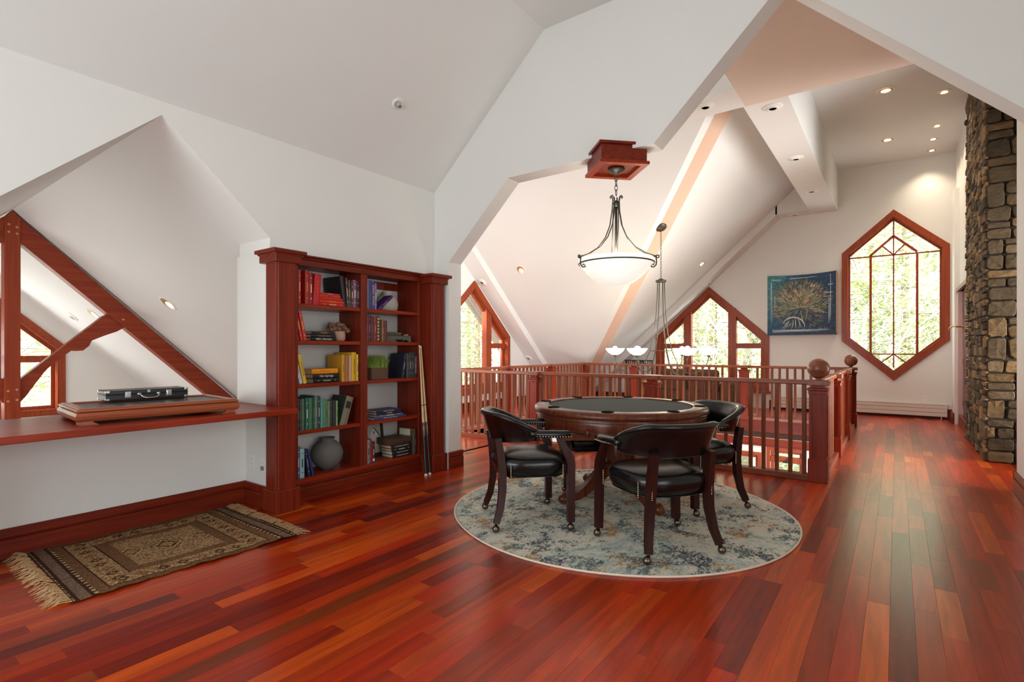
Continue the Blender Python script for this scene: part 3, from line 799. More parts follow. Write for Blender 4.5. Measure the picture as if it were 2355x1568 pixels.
def railing(label, ax, p, a0, a1, newels, balls, nsp=.113):
    c = (p, (a0 + a1) / 2, 0) if ax == 'Y' else ((a0 + a1) / 2, p, 0)
    r = thing('railing', label, 'railing', c)
    def bx(w, z0, z1, b=.004):
        return MB().bbox(p - w, p + w, a0, a1, z0, z1, b) if ax == 'Y' else MB().bbox(a0, a1, p - w, p + w, z0, z1, b)
    m = WBALY if ax == 'Y' else WBALX
    part(bx(.036, .873, .915, .008), 'handrail', m, r, world=True)
    part(bx(.055, 0, .055), 'bottom_rail', m, r, world=True)
    n = int((a1 - a0) / nsp)
    for k in range(1, n):
        q = a0 + (a1 - a0) * k / n
        if any(abs(q - t) < .10 for t in newels): continue
        o = bpy.data.objects.new('baluster', BALM); COL.objects.link(o); o.parent = r
        o.location = (p - c[0], q - c[1], 0) if ax == 'Y' else (q - c[0], p - c[1], 0)
    for t in newels: newel(r, *((p, t) if ax == 'Y' else (t, p)), t in balls)
    return r


railing('nearest wooden railing, running behind the poker table to the larger ball-topped newel', 'X', 5.5, -5.15, -.575, [-5.15, -3.66, -2.14, -.575], [-.575])
railing('wooden railing running away along the right side of the floor opening', 'Y', -.575, 5.58, 9.65, [6.92, 8.3, 9.65], [9.65])
railing('farthest wooden railing, across the floor opening in front of the peaked window', 'X', 9.65, -5.2, -.66, [-4.12, -2.12], [])
railing('wooden railing along the left side of the floor opening, by the wing window', 'Y', -5.2, 5.6, 9.65, [7.05, 8.35, 9.65], [])

# ------------------------------------------------------------------ BOOKCASE
BC = thing('bookcase', 'built-in cherry bookcase with two pillars, ten bays of books and white back', 'bookcase', (-3.8, 2.96, 0))
for (y0, y1, side) in ((2.07, 2.25, -1), (3.66, 3.85, 1)):
    col_ = part(MB().bbox(-3.79 if side < 0 else -4.1, -3.65, y0 + .012, y1 - .012, 0, 1.90, .004), 'pillar', WCASE, BC, world=True)
    part(MB().bbox(-3.72, -3.634, y0 + .020, y1 - .020, .15, 1.86, .005), 'pilaster_face', WCASE, col_, world=True)
    part(MB().bbox(-3.80, -3.615, y0 - .008, y1 + .008, 0, .165, .004), 'plinth_block', WCASE, col_, world=True)
    cp = MB(); cp.bbox(-3.84, -3.612, y0 - .012, y1 + .012, 1.835, 1.895, .004); cp.bbox(-3.86, -3.585, y0 - .04, y1 + .045, 1.90, 1.928, .004); cp.bbox(-3.85, -3.60, y0 - .02, y1 + .025, 1.89, 1.90, .002)
    part(cp, 'capital', WCASEY, col_, world=True)
h = MB(); h.bbox(-3.83, -3.775, 2.25, 3.66, 1.855, 1.905, .003); h.bbox(-3.83, -3.757, 2.25, 3.66, 1.905, 1.920, .004); h.bbox(-3.84, -3.735, 2.25, 3.66, 1.920, 1.936, .004)
part(h, 'header', WCASEY, BC, world=True)
part(MB().box(-4.11, -4.10, 2.25, 3.66, .1, 1.95), 'back_panel', mat('white_back', (214, 212, 207), .7), BC, world=True)
part(MB().bbox(-4.10, -3.79, 2.25, 2.345, .15, 1.87), 'side_panel', WCASE, BC, world=True)
part(MB().bbox(-4.10, -3.79, 3.632, 3.67, .15, 1.87), 'side_panel', WCASE, BC, world=True)
part(MB().bbox(-4.10, -3.785, 2.942, 3.012, .17, 1.87), 'divider', WCASE, BC, world=True)
part(MB().bbox(-4.09, -3.795, 2.26, 3.66, 1.87, 1.89), 'top_panel', WCASEY, BC, world=True)
part(MB().bbox(-4.095, -4.07, 3.012, 3.632, 1.78, 1.85), 'back_rail', WCASE, BC, world=True)
SHZ = [1.558, 1.265, .92, .552]
for z in SHZ:
    part(MB().bbox(-4.095, -3.795, 2.345, 2.942, z - .031, z, .003), 'shelf', WSHELF, BC, world=True)
    part(MB().bbox(-4.095, -3.795, 3.012, 3.632, z - .031, z, .003), 'shelf', WSHELF, BC, world=True)
part(MB().bbox(-4.095, -3.775, 2.25, 3.66, .145, .175, .004), 'bottom_shelf', WSHELF, BC, world=True)
k = MB(); k.bbox(-3.83, -3.775, 2.25, 3.66, .118, .147, .004); k.bbox(-3.85, -3.785, 2.25, 3.66, .10, .118, .002); k.bbox(-3.84, -3.765, 2.25, 3.66, 0, .104, .004)
part(k, 'base_moulding', WCASEY, BC, world=True)
ho = MB()
for zz in [.3, .36, .42, .7, .76, .82, 1.05, 1.11, 1.17, 1.4, 1.46]:
    for xx in (-3.86, -4.03):
        for yy in (2.9415, 3.6315): ho.merge(MB().lathe([(.003, 0), (.003, .001)], (0, 0, 0), 6), Matrix.Translation((xx, yy, zz)) @ Matrix.Rotation(pi / 2, 4, 'X'))
part(ho, 'shelf_pin_holes', mat('dark_hole', (20, 8, 6), .9), BC, world=True, kind='stuff')


# ------------------------------------------------------------------ BOOKS
def book(y, z, w, h, d, rgb, label, group, tilt=0, flat=False, x=-3.815, title=None, tcol=(222, 208, 170), tsize=.014, pages=PAGES, bands=True, cover=None):
    """standing: y,z = lower left corner of the spine; flat: y = left end, z = underside; tilt about X in degrees (positive leans to +Y at the top)"""
    if flat: loc, rot = (x, y, z + w), (radians(-90 + tilt), 0, 0)
    else: loc, rot = (x, y, z), (radians(-tilt), 0, 0)
    b = thing('book', label, 'book', loc, rot, group)
    cm = mat('cover_%d_%d_%d' % rgb, rgb, .5, noise=.05, nscale=90)
    c = MB(); t = .0028
    c.bbox(-d, 0, 0, t, 0, h, .001); c.bbox(-d, 0, w - t, w, 0, h, .001)
    c.add([(-.004, 0, 0), (0, w * .2, 0), (.003, w * .5, 0), (0, w * .8, 0), (-.004, w, 0), (-.004, 0, h), (0, w * .2, h), (.003, w * .5, h), (0, w * .8, h), (-.004, w, h)],
          [(0, 1, 6, 5), (1, 2, 7, 6), (2, 3, 8, 7), (3, 4, 9, 8), (4, 3, 2, 1, 0), (5, 6, 7, 8, 9), (0, 5, 9, 4)])
    part(c, 'cover', cm, b)
    part(MB().box(-d + .006, -.005, t, w - t, .004, h - .004), 'pages', pages, b)
    tm = mat('print_%d_%d_%d' % tcol, tcol, .45)
    if title:
        if flat: R = Matrix(((0, 0, 1), (0, -1, 0), (1, 0, 0)))
        else: R = Matrix(((0, 0, 1), (0, 1, 0), (-1, 0, 0)))
        M = Matrix.Translation((.0032, w * .5, h * .5)) @ R.to_4x4()
        text_obj(title, tsize, tm, b, M, 'title')
    elif bands:
        s = MB()
        for (a, e) in ((.16, .2), (.36, .64), (.82, .85)):
            s.box(.0015, .0036, w * .36, w * .64, h * a, h * e)
        part(s, 'spine_print', tm, b, kind='stuff')
    return b


rb = random.Random(4)
TOPL, TOPR = 'top left bay of the bookcase', 'top right bay of the bookcase'
S1, S2, S3, S4, S5 = 1.558, 1.265, .92, .552, .175
G = 'books in the bookcase'
# top left bay
book(2.352, S1, .022, .262, .17, (190, 40, 36), 'red book at the far left of the top left bay, half behind the pillar', G, x=-3.80)
book(2.42, S1, .036, .272, .20, (176, 38, 30), 'thick red book with a dark maroon side in the top left bay', G, tcol=(224, 120, 60))
book(2.457, S1, .031, .255, .19, (150, 22, 26), 'dark red book with bold gold spine print in the top left bay', G, tcol=(240, 210, 150))
book(2.49, S1, .062, .255, .19, (196, 30, 34), 'widest upright red book, with gold letters running down its spine', G, tilt=4, title='H  O  R  N  E  T', tcol=(226, 120, 60), tsize=.022)
for i, (zz, w, y1, c, tc, tt) in enumerate([(S1, .021, 2.794, (204, 40, 38), (240, 190, 160), None), (S1 + .022, .024, 2.784, (206, 64, 30), (236, 170, 60), 'PRESIDENTS'), (S1 + .047, .022, 2.77, (208, 40, 34), (200, 50, 40), None), (S1 + .070, .020, 2.752, (216, 70, 44), (60, 60, 60), None), (S1 + .091, .014, 2.748, (206, 46, 36), (236, 170, 140), None)]):
    book(2.556, zz, w, y1 - 2.556, .15, c, 'red book lying flat on the top shelf, %s of five' % ('bottom', 'second from the bottom', 'middle', 'second from the top', 'topmost')[i], G, flat=True, tcol=tc, title=tt, tsize=.012)
book(2.782, S1, .032, .262, .24, (26, 24, 26), 'large black book leaning left behind the flat red stack', G, tilt=-8, bands=False)
book(2.818, S1, .02, .25, .17, (84, 34, 40), 'dark maroon book leaning beside the large black book on the top shelf', G, tilt=-4)
book(2.838, S1, .021, .236, .16, (62, 66, 54), 'grey-green book with pale print in the top left bay', G, tilt=-2, tcol=(170, 170, 120))
book(2.861, S1, .02, .215, .16, (88, 30, 34), 'short maroon book beside the mauve one in the top left bay', G)
book(2.882, S1, .033, .242, .17, (132, 84, 108), 'mauve book with a pale title in the top left bay', G, tcol=(226, 214, 210))
book(2.917, S1, .012, .232, .17, (24, 24, 30), 'thin black book right of the mauve book', G, tcol=(150, 160, 190))
book(2.930, S1, .011, .232, .17, (70, 24, 40), 'thin plum book against the divider in the top left bay', G, tcol=(190, 190, 220))
# top right bay
book(3.022, S1, .026, .266, .18, (120, 140, 172), 'pale blue book at the left of the top right bay', G, bands=False)
book(3.050, S1, .030, .256, .17, (66, 66, 122), 'dark blue-violet book in the top right bay', G, tcol=(90, 90, 150))
book(3.082, S1, .033, .252, .17, (70, 62, 130), 'violet book with large gold lettering in the top right bay', G, title='KING WHO', tcol=(214, 190, 140), tsize=.034)
book(3.118, S1, .019, .238, .17, (126, 112, 160), 'thin lilac book in the top right bay', G)
book(3.143, S1, .026, .222, .11, (66, 30, 96), 'purple book leaning far over to the right in front of the white jug', G, tilt=50, tcol=(150, 100, 150))
# second shelf left
book(2.348, S2, .022, .235, .14, (190, 36, 40), 'red paperback leaning at the far left of the second shelf', G, tilt=-13)
book(2.383, S2, .022, .24, .14, (200, 50, 40), 'red paperback with gold print leaning in the middle of three on the second shelf', G, tilt=-13, tcol=(230, 170, 90))
book(2.411, S2, .026, .242, .14, (204, 54, 42), 'orange-red paperback, rightmost of the three leaning on the second shelf', G, tilt=-12, tcol=(236, 180, 80))
book(2.47, S2, .027, .243, .16, (34, 32, 30), 'black book titled PREY lying at the bottom of the stack of three', G, flat=True, title='PREY | MICHAEL', tcol=(232, 230, 224), tsize=.021)
book(2.474, S2 + .028, .025, .234, .16, (38, 34, 32), 'black book in the middle of the stack of three on the second shelf', G, flat=True, title='A THOUSAND  PIECES', tcol=(190, 150, 110), tsize=.012)
book(2.481, S2 + .054, .024, .217, .15, (44, 40, 36), 'black book titled THE KEYS on top of the stack of three', G, flat=True, title='THE KEYS', tcol=(196, 170, 110), tsize=.016)
# second shelf right
for y0, w, h, rgb, lb, tc in [(3.020, .019, .24, (148, 96, 110), 'thin dusty pink book at the left of the second shelf right bay', (220, 190, 190)), (3.041, .031, .238, (92, 34, 44), 'wide wine red book with pale lettering on the second shelf', (170, 120, 130)),
                              (3.074, .030, .232, (96, 36, 46), 'wine red book with a plain spine on the second shelf', (130, 80, 90)), (3.106, .029, .231, (142, 40, 44), 'brighter red book on the second shelf of the right bay', (190, 120, 90))]:
    book(y0, S2, w, h, .17, rgb, lb, G, tcol=tc)
pb = book(3.137, S2, .034, .233, .17, (66, 34, 28), 'book with a gold medallion-patterned spine on the second shelf', G, bands=False)
mp_ = MB()
for k in range(7): mp_.merge(MB().lathe([(.012, 0), (.012, .001), (.005, .0016)], (0, 0, 0), 10), Matrix.Translation((.003, .017, .022 + k * .031)) @ Matrix.Rotation(pi / 2, 4, 'Y'))
part(mp_, 'gold_medallions', mat('gold_print', (196, 156, 96), .4, .3), pb)
for y0, w, h, rgb, lb, tc in [(3.173, .020, .203, (36, 28, 24), 'short black book beside the patterned spine', (90, 70, 60)), (3.195, .023, .203, (150, 92, 60), 'short tan book on the second shelf of the right bay', (190, 140, 100)), (3.221, .037, .196, (96, 42, 32), 'short brown book beside the grey stand', (130, 70, 50))]:
    book(y0, S2, w, h, .16, rgb, lb, G, tcol=tc)
# third shelf left
book(2.374, S3, .028, .235, .14, (206, 204, 208), 'white paperback leaning at the far left of the third shelf', G, tilt=-15, tcol=(150, 160, 180))
book(2.408, S3, .030, .243, .14, (226, 190, 62), 'yellow paperback leaning on the third shelf', G, tilt=-13, title='ROGUE ONCE', tcol=(90, 80, 40), tsize=.018)
book(2.497, S3, .037, .244, .18, (24, 24, 28), 'black book with gold ornaments at the bottom of the third shelf stack', G, flat=True, tcol=(170, 140, 90))
book(2.492, S3 + .038, .037, .246, .19, (28, 28, 32), 'black book titled Hot Springs in the middle of the third shelf stack', G, flat=True, title='Hot Springs', tcol=(226, 222, 212), tsize=.027)
book(2.48, S3 + .076, .040, .244, .19, (236, 150, 24), 'orange-spined book on top of the third shelf stack', G, flat=True, title='THE DEER', tcol=(216, 112, 20), tsize=.022)
book(2.770, S3, .030, .23, .21, (206, 150, 26), 'ochre book with its side showing on the third shelf', G, tcol=(170, 110, 20), x=-3.82)
book(2.803, S3, .034, .223, .16, (168, 110, 66), 'tan cork-coloured book on the third shelf', G, bands=False)
book(2.839, S3, .026, .222, .16, (206, 162, 130), 'pale peach book on the third shelf', G, bands=False)
book(2.867, S3, .046, .25, .24, (220, 170, 24), 'tall yellow book standing on the third shelf', G, title='HARBOR ORAY', tcol=(120, 90, 20), tsize=.020)
book(2.917, S3, .019, .232, .17, (226, 196, 72), 'narrow pale yellow book by the divider on the third shelf', G, tcol=(110, 100, 60))
# third shelf right
book(3.437, S3, .028, .24, .20, (22, 24, 44), 'large navy book leaning, cover showing, beside the grass planter', G, tilt=9, tcol=(130, 140, 170))
for y0, w, h, rgb, lb, tc in [(3.500, .033, .236, (66, 62, 58), 'grey book right of the navy book', (110, 104, 96)), (3.535, .028, .247, (44, 40, 40), 'charcoal book with a thin title on the third shelf', (150, 150, 150)), (3.565, .034, .246, (54, 48, 46), 'dark grey-brown book on the third shelf of the right bay', (140, 110, 90))]:
    book(y0, S3, w, h, .18, rgb, lb, G, tcol=tc)
book(3.600, S3, .030, .244, .18, (34, 32, 34), 'black book with large pale title at the right end of the third shelf', G, title='THE FREEDOM', tcol=(206, 204, 198), tsize=.026)
# fourth shelf left: greens
for y0, w, h, rgb, lb, tc in [(2.352, .019, .252, (34, 38, 36), 'black-green book at the far left of the green row', (110, 120, 110)), (2.372, .017, .250, (50, 56, 50), 'dark olive book second in the green row', (120, 120, 90)), (2.390, .026, .25, (82, 104, 84), 'grey-green book third in the green row', (110, 130, 110)),
                              (2.424, .028, .255, (44, 104, 90), 'teal book with white lettering in the green row', (214, 226, 220)), (2.454, .033, .252, (54, 126, 78), 'bright green book in the green row', (70, 140, 90)), (2.489, .015, .258, (58, 60, 52), 'narrow dark book right of the bright green one', (130, 130, 100)),
                              (2.505, .027, .266, (84, 128, 112), 'tall sea-green book in the green row', (150, 170, 150)), (2.533, .025, .262, (46, 58, 54), 'tall dark green book with pale emblem', (190, 190, 180)), (2.560, .024, .238, (92, 156, 136), 'light aqua book in the green row', (130, 180, 150)),
                              (2.586, .020, .232, (78, 134, 116), 'narrow teal book beside the light aqua one', (120, 160, 140)), (2.607, .018, .228, (104, 124, 62), 'olive green book in the green row', (70, 80, 40)), (2.626, .026, .216, (94, 128, 96), 'shorter grey-green book in the green row', (120, 150, 120)),
                              (2.653, .024, .218, (24, 34, 32), 'short black book in the green row', (60, 70, 66)), (2.679, .028, .212, (44, 40, 42), 'short charcoal book in the green row', (70, 66, 66)), (2.709, .016, .21, (132, 176, 104), 'thin lime green book at the right of the green row', (90, 130, 70))]:
    book(y0, S4, w, h, .16 + (.05 if 'tall' in lb else 0), rgb, lb, G, tcol=tc)
bk = book(2.742, S4, .070, .258, .20, (126, 120, 98), 'thick old khaki book leaning right at the end of the green row', G, tilt=17, bands=False)
part(MB().box(.001, .0035, .012, .058, .155, .215), 'title_label', mat('dark_label', (44, 44, 42), .7), bk)
part(MB().box(-.198, -.002, -.0008, .0, .002, .256), 'side_cloth', mat('dark_cloth', (48, 50, 40), .8), bk)
# fourth shelf right: blue stack
for i, (y0, y1, z0, w, c, tt) in enumerate([(3.112, 3.487, 0, .022, (50, 76, 128), "Who's the Life of Summer"), (3.132, 3.45, .0225, .018, (112, 100, 118), None), (3.138, 3.43, .041, .024, (28, 32, 54), 'STARS!'), (3.13, 3.425, .0655, .019, (36, 46, 84), 'Ladders of the Stars')]):
    book(y0, S4 + z0, w, y1 - y0, .17, c, ('blue book at the bottom of the flat stack of four', 'grey-mauve book second from the bottom of the flat blue stack', 'dark navy book titled STARS! in the flat blue stack', 'blue book on top of the flat stack of four')[i], G, flat=True, title=tt, tcol=(206, 206, 210) if i != 2 else (206, 180, 120), tsize=.016 if i != 2 else .022)
# bottom left
book(2.352, S5, .022, .252, .15, (70, 84, 128), 'slate blue book at the far left of the bottom shelf', G)
book(2.376, S5, .039, .232, .15, (150, 192, 196), 'light aqua book on the bottom shelf', G, tcol=(70, 90, 110))
book(2.449, S5, .021, .222, .14, (32, 40, 66), 'navy book with grey print leaning on the bottom shelf', G, tilt=-9, tcol=(150, 150, 160))
book(2.484, S5, .018, .220, .14, (36, 56, 116), 'royal blue book leaning beside the round vase', G, tilt=-12, bands=False)
# bottom right
book(3.020, S5, .010, .212, .15, (40, 44, 70), 'thin navy book at the left of the bottom right bay', G)
book(3.032, S5, .028, .212, .15, (150, 156, 162), 'grey-white book with a black head on the bottom right shelf', G, tcol=(60, 60, 70))
book(3.064, S5, .019, .213, .15, (150, 40, 46), 'narrow crimson book on the bottom right shelf', G, bands=False)
mb_ = book(3.085, S5, .032, .188, .15, (92, 26, 26), 'maroon library book with a white tag on its spine', G, tcol=(190, 160, 140))
part(MB().box(.001, .0042, .007, .025, .012, .036), 'spine_tag', WHITEP, mb_)
for i, (zz, w, y0, y1, c, tt, pg) in enumerate([(0, .030, 3.325, 3.567, (36, 32, 32), '100 EIGHT TRACKS!', (206, 176, 150)), (.031, .029, 3.32, 3.565, (34, 32, 34), 'WHERE THE CROW', (200, 200, 204)), (.061, .026, 3.312, 3.562, (40, 38, 34), None, (190, 166, 130)), (.088, .028, 3.308, 3.562, (38, 36, 32), 'COMMAND & CONTROL', (206, 176, 150))]):
    book(y0, S5 + zz, w, y1 - y0, .16, c, 'black book lying flat, %s under the thick brown book' % ('fourth down', 'third down', 'second down', 'directly')[i], G, flat=True, title=tt, tcol=(206, 200, 186), tsize=.016, pages=mat('pages_%d' % i, pg, .9))
book(3.30, S5 + .117, .062, .262, .20, (78, 56, 40), 'thick brown box-like book on top of the bottom shelf stack', G, flat=True, bands=False, pages=mat('brown_pages', (96, 66, 48), .9))
ob_ = book(3.572, S5, .026, .245, .20, (92, 74, 54), 'tall olive-brown book standing at the right of the bottom shelf', G, bands=False, x=-3.80)
part(MB().box(-.198, -.045, -.0009, .0, .004, .241), 'cream_side', mat('cream_card', (204, 194, 176), .7), ob_)
book(3.601, S5, .026, .222, .17, (34, 36, 44), 'blue-black book at the right end of the bottom shelf', G, tcol=(120, 120, 130))
# ornaments ------------------------------------------------------------------------------------------------
v = part(MB().lathe([(.045, 0), (.05, .008), (.056, .012), (.085, .03), (.118, .075), (.132, .125), (.128, .165), (.108, .205), (.078, .235), (.056, .247), (.054, .258), (.064, .266), (.066, .270), (.058, .270), (.048, .262), (.048, .22)], (0, 0, 0), 40, cap=(1, 0)),
         'vase', mat('grey_ceramic', (104, 102, 98), .85, noise=.06, nscale=300, bump=.15, bscale=300), None, True)
v.location = (-3.93, 2.70, S5); tag(v, 'round grey stoneware vase on the bottom left shelf', 'vase')
j = part(MB().lathe([(.07, 0), (.105, .01), (.115, .07), (.105, .115), (.075, .145), (.052, .155), (.050, .172), (.058, .180), (.046, .180), (.043, .15)], (0, 0, 0), 32, cap=(1, 0)), 'white_jug', mat('white_ceramic', (196, 190, 178), .5), None, True)
j.scale = (.72, 1.0, 1.1); j.location = (-4.01, 3.43, S1); tag(j, 'squat white ceramic jug behind the leaning purple book', 'jug')
pt = thing('potted_coral', 'pale pink pot filled with a lumpy brown coral on the second shelf', 'ornament', (-3.90, 2.79, S2))
part(MB().lathe([(.045, 0), (.058, .01), (.062, .05), (.056, .085), (.050, .088), (.048, .07)], (0, 0, 0), 28, cap=(1, 0)), 'pot', mat('pink_pot', (186, 148, 130), .7), pt, True)
co = MB(); rc = random.Random(8)
for k in range(60):
    a = rc.uniform(0, 6.28); r = rc.uniform(0, .085); co.ball((r * cos(a) * .7, r * sin(a) * 1.2, .118 + rc.uniform(-.02, .034) - r * .15), rc.uniform(.012, .024), 8, 6, (rc.uniform(.7, 1.2), rc.uniform(.7, 1.2), rc.uniform(.7, 1.1)))
part(co, 'coral', mat('brown_coral', (134, 98, 74), .9, noise=.3, nscale=60, bump=.6, bscale=70), pt, True)
gp = thing('grass_planter', 'woven brown planter box of bright green grass on the third shelf', 'planter', (-3.88, 3.180, S3))
part(MB().bbox(-.06, .06, -.096, .096, 0, .108, .004), 'planter_box', mat('woven_brown', (98, 74, 54), .95, noise=.35, nscale=160, bump=.8, bscale=200), gp)
gr = MB(); rg2 = random.Random(12)
for k in range(900):
    x, y = rg2.uniform(-.055, .055), rg2.uniform(-.092, .092); a = rg2.uniform(0, 6.28); l = rg2.uniform(.07, .135); b = rg2.uniform(.0, .045); w = .0019
    dx, dy = cos(a) * b, sin(a) * b; q = rg2.uniform(.7, 1.2)
    gr.add([(x - w, y - w, .10), (x + w, y + w, .10), (x + w * .6 + dx * .4, y + w * .6 + dy * .4, .10 + l * .6), (x - w * .6 + dx * .4, y - w * .6 + dy * .4, .10 + l * .6), (x + dx, y + dy, .10 + l)], [(0, 1, 2, 3), (3, 2, 4)], lin((int(116 * q), int(140 * q), int(34 * q))))
part(gr, 'grass', attr_mat('grass', .6), gp, kind='stuff')
st = thing('carved_stand', 'small grey-green carved stand with a twisted rope-like ornament on the second shelf', 'stand', (-3.885, 3.42, S2))
part(MB().bbox(-.055, .055, -.155, .155, .05, .06, .003), 'stand_top', mat('verdigris', (92, 98, 86), .8, noise=.25, nscale=50), st)
for s_ in (-1, 1):
    part(MB().prism([(-.15, 0), (-.125, 0), (-.12, .012), (-.09, .022), (-.06, .016), (-.03, .028), (0, .022), (.03, .028), (.06, .016), (.09, .022), (.12, .012), (.125, 0), (.15, 0), (.15, .05), (-.15, .05)], 'X', s_ * .045, s_ * .052), 'apron', mat('verdigris', (92, 98, 86), .8), st)
kt = MB()
for ph in (0, pi):
    kt.tube([(.018 * sin(5 * u + ph), -.14 + .052 * u + 0 * u, .074 + .012 * cos(5 * u + ph)) for u in [i * .12 for i in range(34)]], .009, 6)
part(kt, 'twisted_rope', mat('bronze_rope', (120, 104, 84), .45, .4, noise=.4, nscale=40), st, True)
part(MB().tube([(.02, .09, .068), (.02, .14, .07)], .008, 6), 'gold_stub', mat('gold_print', (196, 156, 96), .4, .3), st)
pf = thing('picture_frame', 'dark framed house print leaning at the back of the bottom right shelf', 'picture frame', (-4.035, 3.305, S5), (0, radians(-7), 0))
part(MB().ring([(-.11, 0), (.11, 0), (.11, .34), (-.11, .34)], [(-.082, .028), (.082, .028), (.082, .312), (-.082, .312)], 'X', -.008, .008), 'frame', mat('frame_black', (46, 38, 32), .5), pf)
part(MB().box(-.006, -.002, -.09, .09, .02, .32), 'mat_board', mat('grey_print', (178, 174, 168), .7), pf)
part(MB().prism([(-.045, .09), (.05, .09), (.05, .20), (.0, .27), (-.045, .20)], 'X', -.002, .001), 'house_print', mat('pale_print', (214, 208, 200), .7), pf)
part(MB().prism([(.0, .275), (.068, .19), (.064, .184), (0, .262)], 'X', .001, .003), 'roof_line', mat('dark_label', (44, 44, 42), .7), pf)
part(MB().box(.001, .003, -.006, .004, .21, .235), 'attic_window', mat('dark_label', (44, 44, 42), .7), pf)

# pool cues ---------------------------------------------------------------------------------------------------
CW = mat('maple_shaft', (214, 180, 136), .35); CB = mat('black_butt', (16, 16, 16), .3)
for (bx, by, tx, ty, tz, lb) in ((-3.60, 3.545, -3.765, 3.618, 1.235, 'pool cue leaning at the bookcase end, the left one of the two'), (-3.605, 3.60, -3.76, 3.634, 1.228, 'pool cue leaning at the bookcase end, the right one of the two')):
    a = Vector((bx, by, .0)); b = Vector((tx, ty, tz)); L = (b - a).length
    q = thing('pool_cue', lb, 'pool cue', tuple(a), (b - a).to_track_quat('Z', 'Y').to_euler(), 'pool cues at the bookcase')
    part(MB().tube([(0, 0, .0), (0, 0, .018)], .0142, 12), 'bumper', WHITEP, q)
    part(MB().tube([(0, 0, .018), (0, 0, .5)], [.0142, .0122], 12), 'butt', CB, q)
    part(MB().tube([(0, 0, .5), (0, 0, L - .02)], [.0121, .0062], 12), 'shaft', CW, q)
    pts = MB()
    for k in range(4):
        an = k * pi / 2; pts.add([(cos(an - .5) * .0128, sin(an - .5) * .0128, .5), (cos(an + .5) * .0128, sin(an + .5) * .0128, .5), (cos(an) * .0138, sin(an) * .0138, .36)], [(0, 1, 2)])
    part(pts, 'inlay_points', CW, q)
    part(MB().tube([(0, 0, .66), (0, 0, .668)], .0118, 12), 'joint_collar', CB, q)
    part(MB().tube([(0, 0, L - .02), (0, 0, L)], .0064, 10), 'ferrule', WHITEP, q)

# ------------------------------------------------------------------ DESK SHELF, GAME BOX, CASE
d = MB(); d.prism([(-4.27, -.6), (-3.42, -.6), (-3.42, 2.115), (-3.62, 2.115), (-3.62, 2.078), (-3.795, 2.078), (-3.795, 2.098), (-4.27, 2.098)], 'Z', .742, .78)
dk = part(d, 'desk_top', WSHELF, None, bevel=.004); tag(dk, 'long cherry counter top running along the half wall below the gable opening', 'counter')
cl_ = part(MB().bbox(-3.75, -3.63, 2.04, 2.058, .70, .742, .002), 'bracket', WCASE, dk)
GB = thing('table_top_game_box', 'low wooden game box with bulging sides and bracket feet on the counter', 'game box', (-3.60, .93, .78), (0, 0, radians(-5)))
# local: front face looks +X, length along +Y
L_, D_ = .80, .50
prof = [(0, .018), (.012, .02), (.022, .035), (.024, .05), (.016, .066), (.004, .074)]
bd = MB(); vs = []
for (o_, z) in prof:
    for (x, y) in ((o_, -o_), (o_, L_ + o_), (-D_ - o_, L_ + o_), (-D_ - o_, -o_)): vs.append((x, y, z))
n = len(prof); fs = [(k * 4 + i, k * 4 + (i + 1) % 4, (k + 1) * 4 + (i + 1) % 4, (k + 1) * 4 + i) for k in range(n - 1) for i in range(4)] + [(0, 1, 2, 3), ((n - 1) * 4 + 3, (n - 1) * 4 + 2, (n - 1) * 4 + 1, (n - 1) * 4)]
part(bd.add(vs, fs), 'bulging_body', WGAME, GB)
rim = MB(); ou = [(.018, -.018), (.018, L_ + .018), (-D_ - .018, L_ + .018), (-D_ - .018, -.018)]; inn = [(-.035, .035), (-.035, L_ - .035), (-D_ + .035, L_ - .035), (-D_ + .035, .035)]
rim.ring(ou, inn, 'Z', .074, .086); rim.ring([(.008, -.008), (.008, L_ + .008), (-D_ - .008, L_ + .008), (-D_ - .008, -.008)], inn, 'Z', .084, .092)
part(rim, 'top_rim', WGAME, GB, bevel=.003)
ti = part(MB().box(-D_ + .03, -.03, .03, L_ - .03, .07, .083), 'dark_top_inset', mat('dark_green_print', (40, 46, 40), .35, noise=.5, nscale=14), GB)
mk = MB()
for (yy, xx) in ((.16, -.18), (.40, -.08), (.62, -.14), (.72, -.3)):
    mk.ring([(xx + .03 * cos(a), yy + .03 * sin(a)) for a in [i * pi / 6 for i in range(12)]], [(xx + .024 * cos(a), yy + .024 * sin(a)) for a in [i * pi / 6 for i in range(12)]], 'Z', .083, .0836)
part(mk, 'printed_marks', mat('pale_marks', (150, 150, 140), .6), GB)
for (x, y, sx, sy) in ((0, 0, -1, 1), (0, L_, -1, -1), (-D_, 0, 1, 1), (-D_, L_, 1, -1)):
    ft = MB(); ft.prism([(y, 0), (y + sy * .085, 0), (y + sy * .06, .012), (y + sy * .05, .022), (y, .022)], 'X', *sorted((x + .012, x - .012))); ft.bbox(*sorted((x, x + sx * .07)), *sorted((y - .006, y + sy * .012)), 0, .022, .002)
    part(ft, 'bracket_foot', WGAME, GB)
CS = thing('chip_case', 'slim black case with chrome corners, latches and handle lying on the game box', 'case', (-3.99, 1.16, .872), (0, 0, radians(-4)))
CL, CD, CH_ = .46, .20, .062
CBK = mat('case_black', (24, 24, 26), .35, bump=.15, bscale=400)
CHR = mat('chrome', (206, 204, 200), .2, 1)
part(MB().bbox(-CD, 0, 0, CL, 0, .036, .004), 'case_base', CBK, CS); part(MB().bbox(-CD, 0, 0, CL, .038, CH_, .004), 'case_lid', CBK, CS)
part(MB().bbox(-CD + .002, .0015, -.0015, CL + .0015, .035, .039, .001), 'metal_strip', mat('dark_metal_strip', (60, 60, 62), .35, .8), CS)
